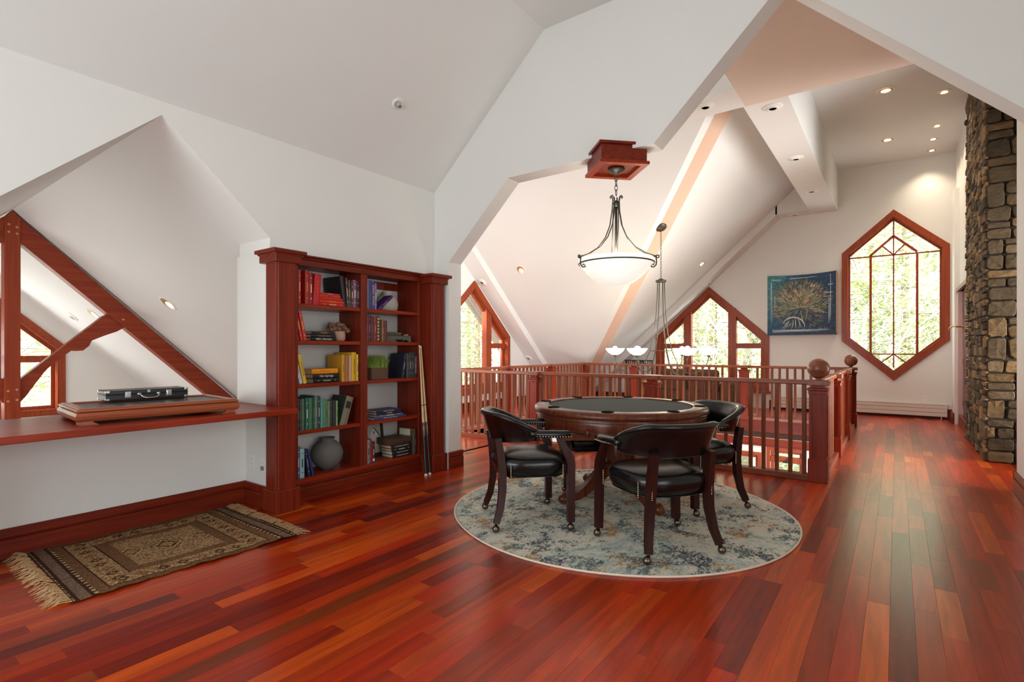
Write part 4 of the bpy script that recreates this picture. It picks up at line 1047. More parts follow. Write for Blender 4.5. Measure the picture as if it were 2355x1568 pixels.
for x in (0, -CD):
    for y in (0, CL):
        for z in (0, CH_):
            c = MB(); s1, s2, s3 = (-1 if x == 0 else 1), (1 if y == 0 else -1), (1 if z == 0 else -1)
            c.bbox(*sorted((x - s1 * .002, x + s1 * .022)), *sorted((y - s2 * .002, y + s2 * .022)), *sorted((z - s3 * .002, z + s3 * .016)), .004); part(c, 'corner_guard', CHR, CS)
for y in (.115, .345):
    la = MB(); la.bbox(0, .006, y - .016, y + .016, .014, .054, .002); la.bbox(.006, .01, y - .011, y + .011, .024, .046, .001); part(la, 'latch', CHR, CS)
hd = MB(); hd.tube([(.002, .175, .034), (.02, .178, .03), (.032, .19, .016), (.034, .21, .010), (.034, .25, .010), (.032, .27, .016), (.02, .282, .03), (.002, .285, .034)], .0045, 8)
hd.bbox(0, .006, .165, .187, .026, .042, .002); hd.bbox(0, .006, .273, .295, .026, .042, .002); part(hd, 'handle', CHR, CS, True)
part(MB().bbox(0, .004, .222, .238, .042, .06, .001), 'hinge_plate', CHR, CS)

# ------------------------------------------------------------------ OUTLETS, DETECTOR
def plate(name, label, M, kind='outlet'):
    o = thing(name, label, kind, M.to_translation(), M.to_euler())
    part(MB().bbox(-.036, .036, -.058, .058, 0, .005, .003), 'cover_plate', WHITEP, o)
    s = MB(); s.bbox(-.017, .017, -.034, .034, .005, .0075, .002); part(s, 'receptacle', WHITEP, o)
    h_ = MB()
    for yy in (-.018, .018):
        for xx in (-.006, .006): h_.box(xx - .001, xx + .001, yy - .004, yy + .004, .007, .008)
    part(h_, 'slots', BLACK, o)
    return o


def face_m(loc, nrm, up=(0, 0, 1)):
    n = Vector(nrm).normalized(); u = (Vector(up) - n * Vector(up).dot(n)).normalized(); r = u.cross(n)
    return Matrix.Translation(loc) @ Matrix((r, u, n)).transposed().to_4x4()


plate('wall_outlet', 'white outlet under the counter on the return wall, the left one of two', face_m((-4.02, 2.10, .335), (0, -1, 0)))
p2 = plate('wall_outlet', 'white outlet under the counter beside the bookcase pillar, with a plug adapter', face_m((-3.85, 2.10, .325), (0, -1, 0)))
part(MB().bbox(-.014, .014, -.038, -.008, .0075, .02, .003), 'plug_adapter', mat('grey_plug', (120, 116, 110), .4), p2)
plate('wall_outlet', 'white outlet on the far wall above the baseboard heater, below the hexagonal window', face_m((.39, 11.6, .33), (0, -1, 0)))
plate('wall_outlet', 'white outlet on the far wall behind the railing, left of the heater', face_m((-1.55, 11.6, .42), (0, -1, 0)))
plate('light_switch', 'white plate at the right edge of the photo on the near right wall', face_m((.81, 5.35, .36), (-1, 0, 0)))


def surf(loc, nrm): return face_m(loc, nrm, (0, 1, .001) if abs(Vector(nrm).normalized().y) < .9 else (1, 0, 0))


M_ = surf((-3.317, 2.941, 3.217), (.9, 0, -1))
dt = thing('sprinkler_head', 'white round sprinkler head on the sloping ceiling of the near room', 'sprinkler', M_.to_translation(), M_.to_euler())
part(MB().lathe([(.052, 0), (.052, .004), (.042, .010), (.034, .012), (.033, .006), (.0, .006)], (0, 0, 0), 32), 'escutcheon', WHITEP, dt, True, auto=40)
part(MB().lathe([(.022, .006), (.024, .02), (.018, .034), (.0, .040)], (0, 0, 0), 20), 'lens', mat('grey_lens', (170, 166, 160), .3), dt, True)
part(MB().lathe([(.006, .036), (.006, .046), (.014, .047), (.014, .049), (0, .049)], (0, 0, 0), 12), 'deflector', CHR, dt)


def downlight(loc, nrm, r, label, group):
    M = surf(loc, nrm); o = thing('recessed_downlight', label, 'ceiling light', M.to_translation(), M.to_euler(), group)
    part(MB().lathe([(r, 0), (r, .004), (r * .93, .007), (r * .80, .006), (r * .79, .002)], (0, 0, 0), 28, cap=(0, 0)), 'trim_ring', WHITEP, o, True)
    part(MB().lathe([(r * .80, .0055), (r * .7, .003), (r * .45, .0018), (0, .0010)], (0, 0, 0), 28, cap=(0, 0)), 'reflector', GOLDREF, o, True)
    part(MB().lathe([(r * .5, .0025), (r * .36, .0065), (0, .008)], (0, r * .24, 0), 20), 'bulb', BULB, o, True)
    return o


def eyeball(loc, nrm, r, label, group):
    M = surf(loc, nrm); o = thing('eyeball_fixture', label, 'ceiling fixture', M.to_translation(), M.to_euler(), group)
    part(MB().lathe([(r, 0), (r, .005), (r * .85, .009), (r * .55, .014), (r * .5, .024), (r * .42, .026), (r * .40, .018)], (0, 0, 0), 28, cap=(0, 0)), 'trim_ring', WHITEP, o, True)
    part(MB().lathe([(r * .41, .019), (0, .019)], (0, 0, 0), 20), 'grey_centre', EYE, o)
    return o


dn = (0, 0, -1)
for (x, y, r, lb) in [(-.118, 8.337, .105, 'larger lit downlight nearest on the tray ceiling'), (-.123, 10.33, .10, 'larger lit downlight farther back on the tray ceiling'), (.497, 8.844, .075, 'small lit downlight beside the chimney, nearest of the right row'), (.484, 10.124, .07, 'small lit downlight second along the right row of the tray'),
                      (.464, 10.727, .07, 'small lit downlight third along the right row of the tray'), (.473, 11.325, .07, 'small lit downlight last in the right row, by the far wall')]:
    downlight((x, y, 4.54), dn, r, lb, 'tray ceiling downlights')
for (x, y, lb) in [(-1.651, 5.752, 'white eyeball fixture on the cross soffit beside the arch'), (-1.076, 6.204, 'white eyeball fixture at the soffit crossing'), (-1.111, 8.051, 'white eyeball fixture midway along the flat soffit'), (-1.127, 9.868, 'white eyeball fixture toward the end of the flat soffit'), (-1.594, 11.392, 'white eyeball fixture at the far wall end of the soffit')]:
    eyeball((x, y, 3.79), dn, .10, lb, 'soffit eyeball fixtures')
nR, nL, nV = (.9, 0, -1), (0, -.9, -1), (0, -.92, -1)
downlight((-5.596, 7.935, LZ(7.935)), nL, .10, 'lit downlight on the left slope, left of the hanging bowl lamp', 'slope downlights')
downlight((-3.094, 10.518, RZ(-3.094)), nR, .09, 'lit downlight on the right slope, right of the chandelier chain', 'slope downlights')
eyeball((-3.219, 11.42, RZ(-3.219, 5.473)), nR, .09, 'white eyeball fixture on the sloped beam above the far peaked window', 'sloped beam fixtures')
eyeball((-6.513, 7.929, LZ(7.929, 9.63)), nL, .09, 'white eyeball fixture on the sloped beam above the wing window', 'sloped beam fixtures')
eyeball((-6.553, 9.59, LZ(9.59, 9.63)), nL, .09, 'white eyeball fixture low on the sloped beam by the wing window', 'sloped beam fixtures')
vz_ = lambda y: 2.697 - .92 * (y - 1.4)
downlight((-6.567, 2.479, vz_(2.479)), nV, .105, 'lit downlight on the vault, nearest of those beyond the timber truss opening', 'vault downlights')
downlight((-9.082, 2.492, vz_(2.492)), nV, .105, 'lit downlight on the vault seen inside the truss triangle', 'vault downlights')
eyeball((-10.007, 2.501, vz_(2.501)), nV, .085, 'white eyeball fixture on the vault nearest the far-left gable window', 'vault downlights')

def spot(loc, nrm, energy, ang=110):
    l = bpy.data.lights.new('downlight_beam', 'SPOT'); l.energy = energy; l.color = (1, .84, .62); l.spot_size = radians(ang); l.spot_blend = 1; l.shadow_soft_size = .05
    o = bpy.data.objects.new('downlight_beam', l); COL.objects.link(o); o.location = Vector(loc) + Vector(nrm).normalized() * .06; o.rotation_euler = Vector((nrm[0] * .35, nrm[1] * .35, -1)).to_track_quat('-Z', 'Y').to_euler()


for (x, y) in ((-.118, 8.337), (-.123, 10.33), (.45, 8.844), (.44, 10.124), (.43, 10.727), (.43, 11.3)): spot((x, y, 4.53), dn, 34)
spot((-5.596, 7.935, LZ(7.935)), nL, 14); spot((-3.094, 10.518, RZ(-3.094)), nR, 14); spot((-6.567, 2.479, vz_(2.479)), nV, 14); spot((-9.082, 2.492, vz_(2.492)), nV, 14)

# ------------------------------------------------------------------ BASEBOARD HEATER
HT = thing('baseboard_heater', 'long cream baseboard heater along the far wall under the hexagonal window', 'heater', (-.6, 11.56, 0))
HM = mat('heater_cream', (222, 210, 200), .4)
for k in range(3):
    part(MB().bbox(-2.0, .68, 11.515, 11.575, .045 + k * .067, .108 + k * .067, .004), 'front_panel', HM, HT, world=True)
part(MB().bbox(-2.0, .68, 11.512, 11.59, .245, .255, .003), 'top_cover', HM, HT, world=True)
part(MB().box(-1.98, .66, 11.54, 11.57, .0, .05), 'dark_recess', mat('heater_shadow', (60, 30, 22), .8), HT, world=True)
part(MB().bbox(.675, .685, 11.51, 11.59, .04, .25, .003), 'end_cap', HM, HT, world=True)
part(MB().box(.60, .615, 11.52, 11.535, 0, .05), 'foot', CHR, HT, world=True)

# ------------------------------------------------------------------ PAINTING: bowed canvas with brush strokes
PT = thing('painting', 'bowed canvas painted with a bouquet in blue and olive, hanging between the two far windows', 'painting', (-1.497, 11.54, 2.06))
PW, PH = .59, .59
def bow(x, z):       # the canvas warps: its upper edge sags in the middle and its right end stands off the wall
    t = x / PW
    return (x, -.03 - .09 * max(0, t) ** 2 - .02 * t * t, z * (1 - .035 * (1 - t * t)) if z > 0 else z)
cn = MB(); NX = NZ = 48; rp2 = random.Random(31)
vs = [bow(-PW + 2 * PW * i / NX, -PH + 2 * PH * j / NZ) for j in range(NZ + 1) for i in range(NX + 1)]
def blend(a, b, t): return tuple(a[i] + (b[i] - a[i]) * t for i in range(3))
for j in range(NZ):
    for i in range(NX):
        x = i / NX; z = j / NZ; t = rp2.random()
        c = blend((22, 62, 96), (58, 132, 140), max(0, min(1, (1 - x * 2.3) * (z * 1.3) + t * .3)))
        c = blend(c, (24, 30, 58), max(0, min(1, (1 - z) * .7 * t + (x - .6) * .9 * t)))
        q = .8 + .4 * rp2.random()
        cn.add([vs[j * (NX + 1) + i], vs[j * (NX + 1) + i + 1], vs[(j + 1) * (NX + 1) + i + 1], vs[(j + 1) * (NX + 1) + i]], [(0, 1, 2, 3)], lin(tuple(min(255, v * q) for v in c)))
part(cn, 'canvas', attr_mat('canvas_paint', .55, .35, 0, .2, .3, 60, (30, 30, 5)), PT)
ed = MB()
for (x0, x1, z0, z1) in ((-PW, -PW + .02, -PH, PH), (PW - .02, PW, -PH, PH), (-PW, PW, -PH, -PH + .02)):
    for k in range(16):
        a, b = (k / 16, (k + 1) / 16)
        if x1 - x0 > .1: p = [bow(x0 + (x1 - x0) * a, z0), bow(x0 + (x1 - x0) * b, z0), bow(x0 + (x1 - x0) * b, z1), bow(x0 + (x1 - x0) * a, z1)]
        else: p = [bow(x0, z0 + (z1 - z0) * a), bow(x1, z0 + (z1 - z0) * a), bow(x1, z0 + (z1 - z0) * b), bow(x0, z0 + (z1 - z0) * b)]
        q = [(v[0], .05, v[2]) for v in p]; p = [(v[0], v[1] + .003, v[2]) for v in p]
        ed.add(p + q, [(0, 1, 2, 3), (0, 1, 5, 4), (1, 2, 6, 5), (2, 3, 7, 6), (3, 0, 4, 7), (4, 5, 6, 7)])
part(ed, 'stretcher', mat('raw_stretcher', (190, 140, 86), .7), PT)
tp = MB()
for k in range(24):
    a = bow(-PW + 2 * PW * k / 24, PH); b = bow(-PW + 2 * PW * (k + 1) / 24, PH); tp.add([(a[0], a[1] + .002, a[2]), (b[0], b[1] + .002, b[2]), (b[0], .05, b[2]), (a[0], .05, a[2])], [(0, 1, 2, 3)])
part(tp, 'canvas_top_edge', mat('canvas_edge', (96, 62, 44), .7), PT)
sk = MB()
def stroke(x, z, ang, l, w, col, lift=.003, curl=0):
    pts = []
    for k in range(5):
        t = k / 4; aa = ang + curl * t; pts.append((x + cos(aa) * l * t, z + sin(aa) * l * t, w * (1 - t) ** .6 * (.5 + t if t < .5 else 1), aa))
    L = []; R = []
    for (px, pz, ww, aa) in pts:
        px = max(-PW + .01, min(PW - .01, px)); pz = max(-PH + .01, min(PH - .01, pz))
        n_ = (-sin(aa) * ww, cos(aa) * ww); a = bow(px + n_[0], pz + n_[1]); b = bow(px - n_[0], pz - n_[1]); L.append((a[0], a[1] - lift, a[2])); R.append((b[0], b[1] - lift, b[2]))
    sk.add(L + R, [(k, k + 1, 5 + k + 1, 5 + k) for k in range(4)], lin(col))
PALE = [(140, 146, 86), (110, 126, 72), (166, 158, 100), (76, 92, 58), (190, 184, 146), (66, 74, 46), (150, 112, 62), (204, 200, 184), (96, 60, 58)]
cxp, czp = -.02, -.06
for k in range(2100):
    a = rp2.gauss(pi / 2, 1.1); r = abs(rp2.gauss(.24, .15)); r = min(r, .47 if abs(a - pi / 2) < 1.4 else .36)
    x = cxp + cos(a) * r * 1.1; z = czp + sin(a) * r
    stroke(x, z, a + rp2.uniform(-.25, .25), rp2.uniform(.05, .13), rp2.uniform(.0022, .0062), rp2.choice(PALE), rp2.uniform(.002, .008), rp2.uniform(-.5, .5))
for (x, z, r) in [(-.10, .27, .036), (.20, .36, .045), (-.19, .17, .034), (-.11, .09, .042), (.10, .08, .04), (-.04, .18, .034)]:
    for k in range(22):
        a = rp2.uniform(0, 6.28); stroke(x + cos(a) * r * .3, z + sin(a) * r * .3, a + rp2.uniform(.3, 1.2), r * rp2.uniform(.6, 1), .009, rp2.choice([(214, 168, 150), (222, 190, 172), (196, 136, 116)]), .0095)
    stroke(x - .01, z, .5, .022, .008, (110, 50, 40), .012)
for k in range(60):
    stroke(rp2.uniform(-.24, -.02), rp2.uniform(.2, .42), rp2.uniform(0, 6), .03, .006, rp2.choice([(84, 40, 56), (100, 48, 60), (70, 44, 70)]), .006)
for s_ in (-1, 1):
    for k in range(10): stroke(cxp + .07 + s_ * (.06 - k * .0014), -.10 - k * .005, -pi / 2 - s_ * .12, .2, .005, (176, 164, 140), .009)
pv = None
for k in range(34):      # white arc of the bowl and its ribs
    t = k / 33; a = pi * (1 - t) * .86 + .12; x = -.13 + .19 * cos(a); z = -.42 + .17 * sin(a)
    stroke(x, z, a - pi / 2, .05, .016 * (.4 + sin(pi * t)), (220, 208, 194), .0105)
for q in (-.28, -.24, -.12, -.06, .02): stroke(q * .6 - .06, -.27 + abs(q) * -.2, -pi / 2 + (q + .1) * 2.2, .2, .008, (216, 204, 190), .011, q)
for (x, z, a, l) in [(-.52, .50, 0, .2), (-.2, .52, .02, .5), (.5, .54, -pi / 2, .9), (-.52, .46, -pi / 2, .85), (-.46, .2, -pi / 2, .3), (-.50, -.50, 0, 1.02), (-.5, -.53, .03, .9), (.45, .35, 0, .1), (.4, .2, 0, .15), (.38, .12, .1, .12), (.47, .1, -pi / 2, .5)]:
    for q in range(3): stroke(x + rp2.uniform(-.01, .01), z + rp2.uniform(-.01, .01), a + rp2.uniform(-.02, .02), l, .0045, (196, 210, 220), .006)
for k in range(60): stroke(rp2.uniform(-.55, .55), rp2.uniform(-.55, .55), rp2.choice((0, pi / 2)), rp2.uniform(.02, .1), .002, (150, 176, 196), .005)
x = .30
for ch in ((0, .06), (.02, .03), (.04, .05), (.065, .03), (.09, .06), (.115, .03), (.14, .04)):   # signature in the lower right corner
    stroke(x + ch[0], -.50, 1.3, ch[1], .004, (206, 200, 180), .007); stroke(x + ch[0], -.50, .2, .02, .003, (206, 200, 180), .007)
part(sk, 'brush_strokes', attr_mat('stroke_paint', .45), PT)

# ------------------------------------------------------------------ RUGS
def ramp(nt, fac, stops):
    r = nt.nodes.new('ShaderNodeValToRGB'); e = r.color_ramp.elements
    while len(e) < len(stops): e.new(.5)
    for k, (p, c) in enumerate(stops): e[k].position = p; e[k].color = c if len(c) == 4 else lin(c)
    nt.links.new(fac, r.inputs[0]); return r.outputs[0]


rm = bpy.data.materials.new('abstract_rug'); rm.use_nodes = True; nt = rm.node_tree; b = nt.nodes['Principled BSDF']; b.inputs['Roughness'].default_value = .95; b.inputs['Specular IOR Level'].default_value = .1
tc = nt.nodes.new('ShaderNodeTexCoord')
def nz(scale, det=6, rgh=.6, dist=0, vec=(1, 1, 1), off=0):
    mp = nt.nodes.new('ShaderNodeMapping'); mp.inputs['Scale'].default_value = vec; mp.inputs['Location'].default_value = (off, off * .7, 0); mp.inputs['Rotation'].default_value = (0, 0, .6)
    nt.links.new(tc.outputs['Object'], mp.inputs[0]); n = nt.nodes.new('ShaderNodeTexNoise'); n.inputs['Scale'].default_value = scale; n.inputs['Detail'].default_value = det; n.inputs['Roughness'].default_value = rgh; n.inputs['Distortion'].default_value = dist
    nt.links.new(mp.outputs[0], n.inputs['Vector']); return n.outputs['Fac']
def mixc(f, a, b_):
    m = nt.nodes.new('ShaderNodeMix'); m.data_type = 'RGBA'
    for s_, v in ((0, f), (6, a), (7, b_)):
        if isinstance(v, tuple): m.inputs[s_].default_value = v
        else: nt.links.new(v, m.inputs[s_])
    return m.outputs[2]
def mul(a, b_):
    m = nt.nodes.new('ShaderNodeMath'); m.operation = 'MULTIPLY'; nt.links.new(a, m.inputs[0]); nt.links.new(b_, m.inputs[1]); return m.outputs[0]
K0, K1 = (0, 0, 0, 1), (1, 1, 1, 1)
basec = ramp(nt, nz(3.0, 10, .78, 1.5, (1, .7, 1)), [(.36, (222, 214, 194)), (.48, (214, 208, 190)), (.55, (182, 192, 182)), (.62, (146, 164, 160)), (.72, (206, 202, 186))])
streak = ramp(nt, mul(nz(34, 9, .8, .8, (1, .45, 1), 4), nz(4.5, 4, .6, .5, (1, 1, 1), 9)), [(.275, K0), (.305, K1)])
c1 = mixc(streak, basec, lin((96, 112, 112)))
navy = ramp(nt, mul(nz(60, 9, .8, .6, (1, .5, 1), 2), nz(4.2, 4, .6, .6, (1, 1, 1), 17)), [(.285, K0), (.31, K1)])
c2 = mixc(navy, c1, lin((66, 72, 86)))
orange = ramp(nt, mul(nz(55, 9, .8, .5, (1, .6, 1), 33), nz(3.8, 3, .6, .6, (1, 1, 1), 25)), [(.30, K0), (.325, K1)])
c3 = mixc(orange, c2, lin((178, 128, 76)))
wht = ramp(nt, nz(75, 6, .8, .3, (1, .6, 1), 50), [(.54, K0), (.60, K1)])
c4 = mixc(wht, c3, lin((222, 214, 194)))
nt.links.new(c4, b.inputs['Base Color'])
bp = nt.nodes.new('ShaderNodeBump'); bp.inputs['Strength'].default_value = .4; bp.inputs['Distance'].default_value = .004; nt.links.new(nz(300, 2), bp.inputs['Height']); nt.links.new(bp.outputs[0], b.inputs['Normal'])
RUGC = (-1.70, 3.67)
RG = thing('round_rug', 'round abstract rug in cream, teal and navy with an off-white edge under the poker table', 'rug', (RUGC[0], RUGC[1], 0))
wob = [random.Random(k).uniform(-.006, .006) for k in range(12)]
def wr(a): return 1.222 + sum(wob[k] * sin((k + 1) * a + k) for k in range(8))
pl = MB(); SG = 120
vs = [(0, 0, .009)] + [(wr(2 * pi * k / SG) * f_, 0, 0) for k in range(0)]
rings = [.25, .5, .75, .985]
for f_ in rings:
    for k in range(SG): a = 2 * pi * k / SG; vs.append((wr(a) * f_ * cos(a), wr(a) * f_ * sin(a), .009))
fs = [(0, 1 + k, 1 + (k + 1) % SG) for k in range(SG)] + [(1 + l * SG + k, 1 + (l + 1) * SG + k, 1 + (l + 1) * SG + (k + 1) % SG, 1 + l * SG + (k + 1) % SG) for l in range(3) for k in range(SG)]
part(pl.add(vs, fs), 'rug_pile', rm, RG)
eg = MB(); eg.tube([(wr(2 * pi * k / SG) * .99 * cos(2 * pi * k / SG), wr(2 * pi * k / SG) * .99 * sin(2 * pi * k / SG), .006) for k in range(SG + 1)], [(.010, .006)] * (SG + 1), 6, cap=False)
part(eg, 'bound_edge', mat('rug_binding', (226, 208, 190), .9), RG, True)

KR = thing('kilim_rug', 'narrow brown tribal rug with diamond borders and tan fringes under the counter', 'rug', (-3.61, 1.36, 0), (0, 0, radians(-1.5)))
NXk, NYk = 104, 150; KW, KL = .98, 1.15; rk = random.Random(77)
TAN, BRN, DRK, RST, GRY, LT = (160, 122, 82), (116, 82, 53), (66, 42, 30), (130, 80, 50), (92, 94, 86), (184, 150, 106)
def kil(u, v):
    """u along the length 0..1, v across 0..1"""
    x = u * KL; y = v * KW; e = min(x, KL - x); s_ = min(y, KW - y)
    if e < .10:
        if .0 < e < .012 or .028 < e < .036: return DRK
        if .014 < e < .026: return LT if int(y * 60) % 2 else DRK
        if .04 < e < .088: return (122, 96, 78)
        return DRK
    if e < .118: return LT if int(y * 44) % 2 else DRK
    e2 = e - .118; d = min(e2, s_)
    if d < .045: return (BRN, (100, 82, 62), RST, BRN)[int(x * 90 + y * 50) % 4] if (int(d * 160) % 2) else BRN
    if d < .052: return DRK
    if d < .165:
        m = (d - .052) / .113; al = x if s_ < e2 else y
        ph = (al / .095) % 1; dd = abs(ph - .5) * 2 * .05 / .05 + abs(m - .5) * 2
        if dd < .28: return TAN
        if dd < .62: return DRK if (int(al / .095) % 3) else RST
        if dd < .78: return TAN
        return (LT if int((al * 95 + m * 9)) % 2 else BRN) if rk.random() < .85 else TAN
    if d < .172: return DRK
    if d < .232: return (RST, BRN, (100, 82, 62), BRN)[int(d * 260 + sin(x * 70) * 1.2 + sin(y * 60)) % 4]
    if d < .238: return DRK
    cx = x - KL / 2; cy = y - KW / 2
    for c0, sz in ((-.19, .085), (0.0, .10), (.19, .085)):
        q = abs(cx - c0) / sz + abs(cy) / (sz * 1.25)
        if q < .45: return TAN
        if q < .62: return DRK if rk.random() < .8 else TAN
        if q < .8: return LT
        if q < .95: return DRK if (int(x * 90) + int(y * 90)) % 2 else TAN
    return (TAN, LT, (150, 122, 88), BRN)[rk.choice((0, 0, 0, 1, 2, 2, 3))]
km = MB(); vs = []
for j in range(NYk + 1):
    for i in range(NXk + 1):
        u, v = j / NYk, i / NXk; x = (v - .5) * KW + .008 * sin(u * 13); y = (u - .5) * KL; z = .009 + .0035 * sin(u * 17 + v * 5) * (1 if v > .5 else .6)
        if v > .93: x += .006 * sin(u * 60)
        vs.append((x, y, z))
for j in range(NYk):
    for i in range(NXk):
        k = j * (NXk + 1) + i; c = kil((j + .5) / NYk, 1 - (i + .5) / NXk); q = rk.uniform(.8, 1.15)
        km.f.append((k, k + 1, k + NXk + 2, k + NXk + 1)); km.c.append(lin(tuple(min(255, t * q) for t in c)))
km.v = vs
part(km, 'woven_field', attr_mat('kilim_weave', .95, .25, 0, .2, .5, 300, (120, 120, 10), .1), KR)
for sg, nm in ((-1, 'fringe'), (1, 'fringe')):
    fr = MB()
    for k in range(210):
        x = rk.uniform(-KW / 2, KW / 2); y0 = sg * KL / 2; l = rk.uniform(.04, .10); a = rk.uniform(-.6, .6); h = rk.uniform(.004, .024); w = .0019
        p = [(x, y0 - sg * .01, .008), (x + a * l * .4, y0 + sg * l * .5, .006 + h), (x + a * l, y0 + sg * l, .003)]
        fr.tube(p, [w, w * 1.2, w * .5], 3, cap=False)
    part(fr, nm, mat('fringe_tan', (190, 152, 108), .95, noise=.25, nscale=60), KR, kind='stuff')

# ------------------------------------------------------------------ POKER TABLE
TX, TY = -1.80, 3.92
PTB = thing('poker_table', 'round walnut poker table with dark felt, cup holders and carved pedestal', 'table', (TX, TY, .01))
R_ = .68
part(MB().lathe([(R_ - .12, .70), (R_ - .04, .695), (R_ - .005, .70), (R_ + .002, .71), (R_, .722), (R_ - .006, .738), (R_ - .022, .748), (R_ - .045, .751), (R_ - .105, .751), (R_ - .115, .748), (R_ - .12, .70)], (0, 0, 0), 96, cap=(0, 0)), 'rim', WTAB, PTB, True, auto=50)
part(MB().lathe([(R_ - .116, .725), (R_ - .116, .739), (R_ - .30, .741), (.02, .742)], (0, 0, 0), 72), 'felt_top', FELT, PTB)
part(MB().lathe([(R_ - .14, .70), (R_ - .028, .70), (R_ - .022, .69), (R_ - .022, .60), (R_ - .03, .585), (R_ - .045, .58), (R_ - .14, .58)], (0, 0, 0), 192, mod=lambda i, a, r, z: (r, z + (.0 if i < 3 else (.014 * abs(sin(a * 12)) - .006) if i > 3 else 0)), cap=(0, 0)), 'apron', WTAB, PTB, True, auto=50)
mo = MB()
for zz in (.675, .603): mo.tube([((R_ - .02) * cos(2 * pi * k / 96), (R_ - .02) * sin(2 * pi * k / 96), zz) for k in range(97)], .004, 5, cap=False)
part(mo, 'apron_beading', WTAB, PTB, True)
SLOT = mat('cup_black', (14, 15, 14), .9, spec=.08)
for k in range(8):
    a = 2 * pi * k / 8 + .30; c_, s_ = cos(a), sin(a); rr = R_ - .072
    cu = MB().lathe([(.042, .7515), (.045, .7545), (.042, .7555), (.037, .7545), (.035, .7530), (0, .7528)], (rr * c_, rr * s_, 0), 24, cap=(0, 0)); part(cu, 'cup_holder', SLOT, PTB, True)
    am = a + pi / 8; tr = MB(); st_ = 10; vs = []
    for q in range(st_ + 1):
        aa = am - .19 + .38 * q / st_; e = sqrt(max(0, 1 - (2 * q / st_ - 1) ** 4)); wd = .015 * e + .003
        for dr in (-wd, wd): vs.append(((rr + dr) * cos(aa), (rr + dr) * sin(aa), .7518))
    tr.add(vs, [(2 * q, 2 * q + 1, 2 * q + 3, 2 * q + 2) for q in range(st_)])
    part(tr, 'chip_tray', mat('chip_tray_wood', (104, 64, 44), .3), PTB)
ca = MB()
for k in range(8):
    a = 2 * pi * k / 8 + .1; ca.ball(((R_ - .022) * cos(a), (R_ - .022) * sin(a), .60), .02, 8, 6, (1, 1, 1.5))
part(ca, 'carved_bosses', WTAB, PTB, True)
ped = MB().lathe([(.12, .585), (.125, .56), (.10, .54), (.085, .50), (.098, .46), (.108, .40), (.11, .33), (.10, .28), (.08, .25), (.095, .235), (.12, .22), (.12, .19), (.09, .17)], (0, 0, 0), 48, mod=lambda i, a, r, z: (r * (1 + (.05 * sin(a * 12 + z * 34) if 4 < i < 9 else 0)), z))
part(ped, 'carved_pedestal', WTAB, PTB, True)
for k in range(4):
    a = atan2(3.468 - TY, -2.08 - TX) + k * pi / 2; c_, s_ = cos(a), sin(a)
    pr = [(.06, .25), (.14, .23), (.22, .17), (.30, .10), (.38, .055), (.45, .045), (.505, .055)]
    wd = [(.03, .045), (.03, .05), (.028, .045), (.026, .038), (.026, .030), (.028, .028), (.024, .030)]
    lg = MB().tube([(r * c_, r * s_, z) for r, z in pr], wd, sq=(-s_, c_, 0)); lg.ball((.505 * c_, .505 * s_, .040), .040, 12, 8, (1, 1, .98))
    part(lg, 'foot', WTAB, PTB, True, auto=50)
bx = thing('ball_rack_box', 'small wooden ball box under the left side of the poker table', 'box', (-2.03, 3.62, .50), (0, 0, radians(40)))
q = MB(); q.box(-.13, .13, -.10, .10, 0, .012); q.box(-.13, .13, .088, .10, .012, .105); q.box(-.13, -.118, -.10, .088, .012, .105); q.box(.118, .13, -.10, .088, .012, .105); q.box(-.118, .118, -.10, -.088, .012, .05); q.box(-.02, .13, -.105, -.09, .0, .105)
part(q, 'open_tray', WGAME, bx); bx['label'] = 'small wooden tray hung under the left side of the poker table, holding two balls'
for (dx, dy) in ((-.085, -.05), (-.04, -.065)):
    o = part(MB().ball((0, 0, 0), .029, 20, 14), 'billiard_ball', mat('ivory_ball', (232, 220, 190), .2), None, True); M = mwof(bx); o.location = M @ Vector((dx, dy, .0415))
    tag(o, 'ivory ball in the tray under the poker table, %s one' % ('the left' if dx < -.06 else 'the right'), 'ball', 'balls under the poker table')

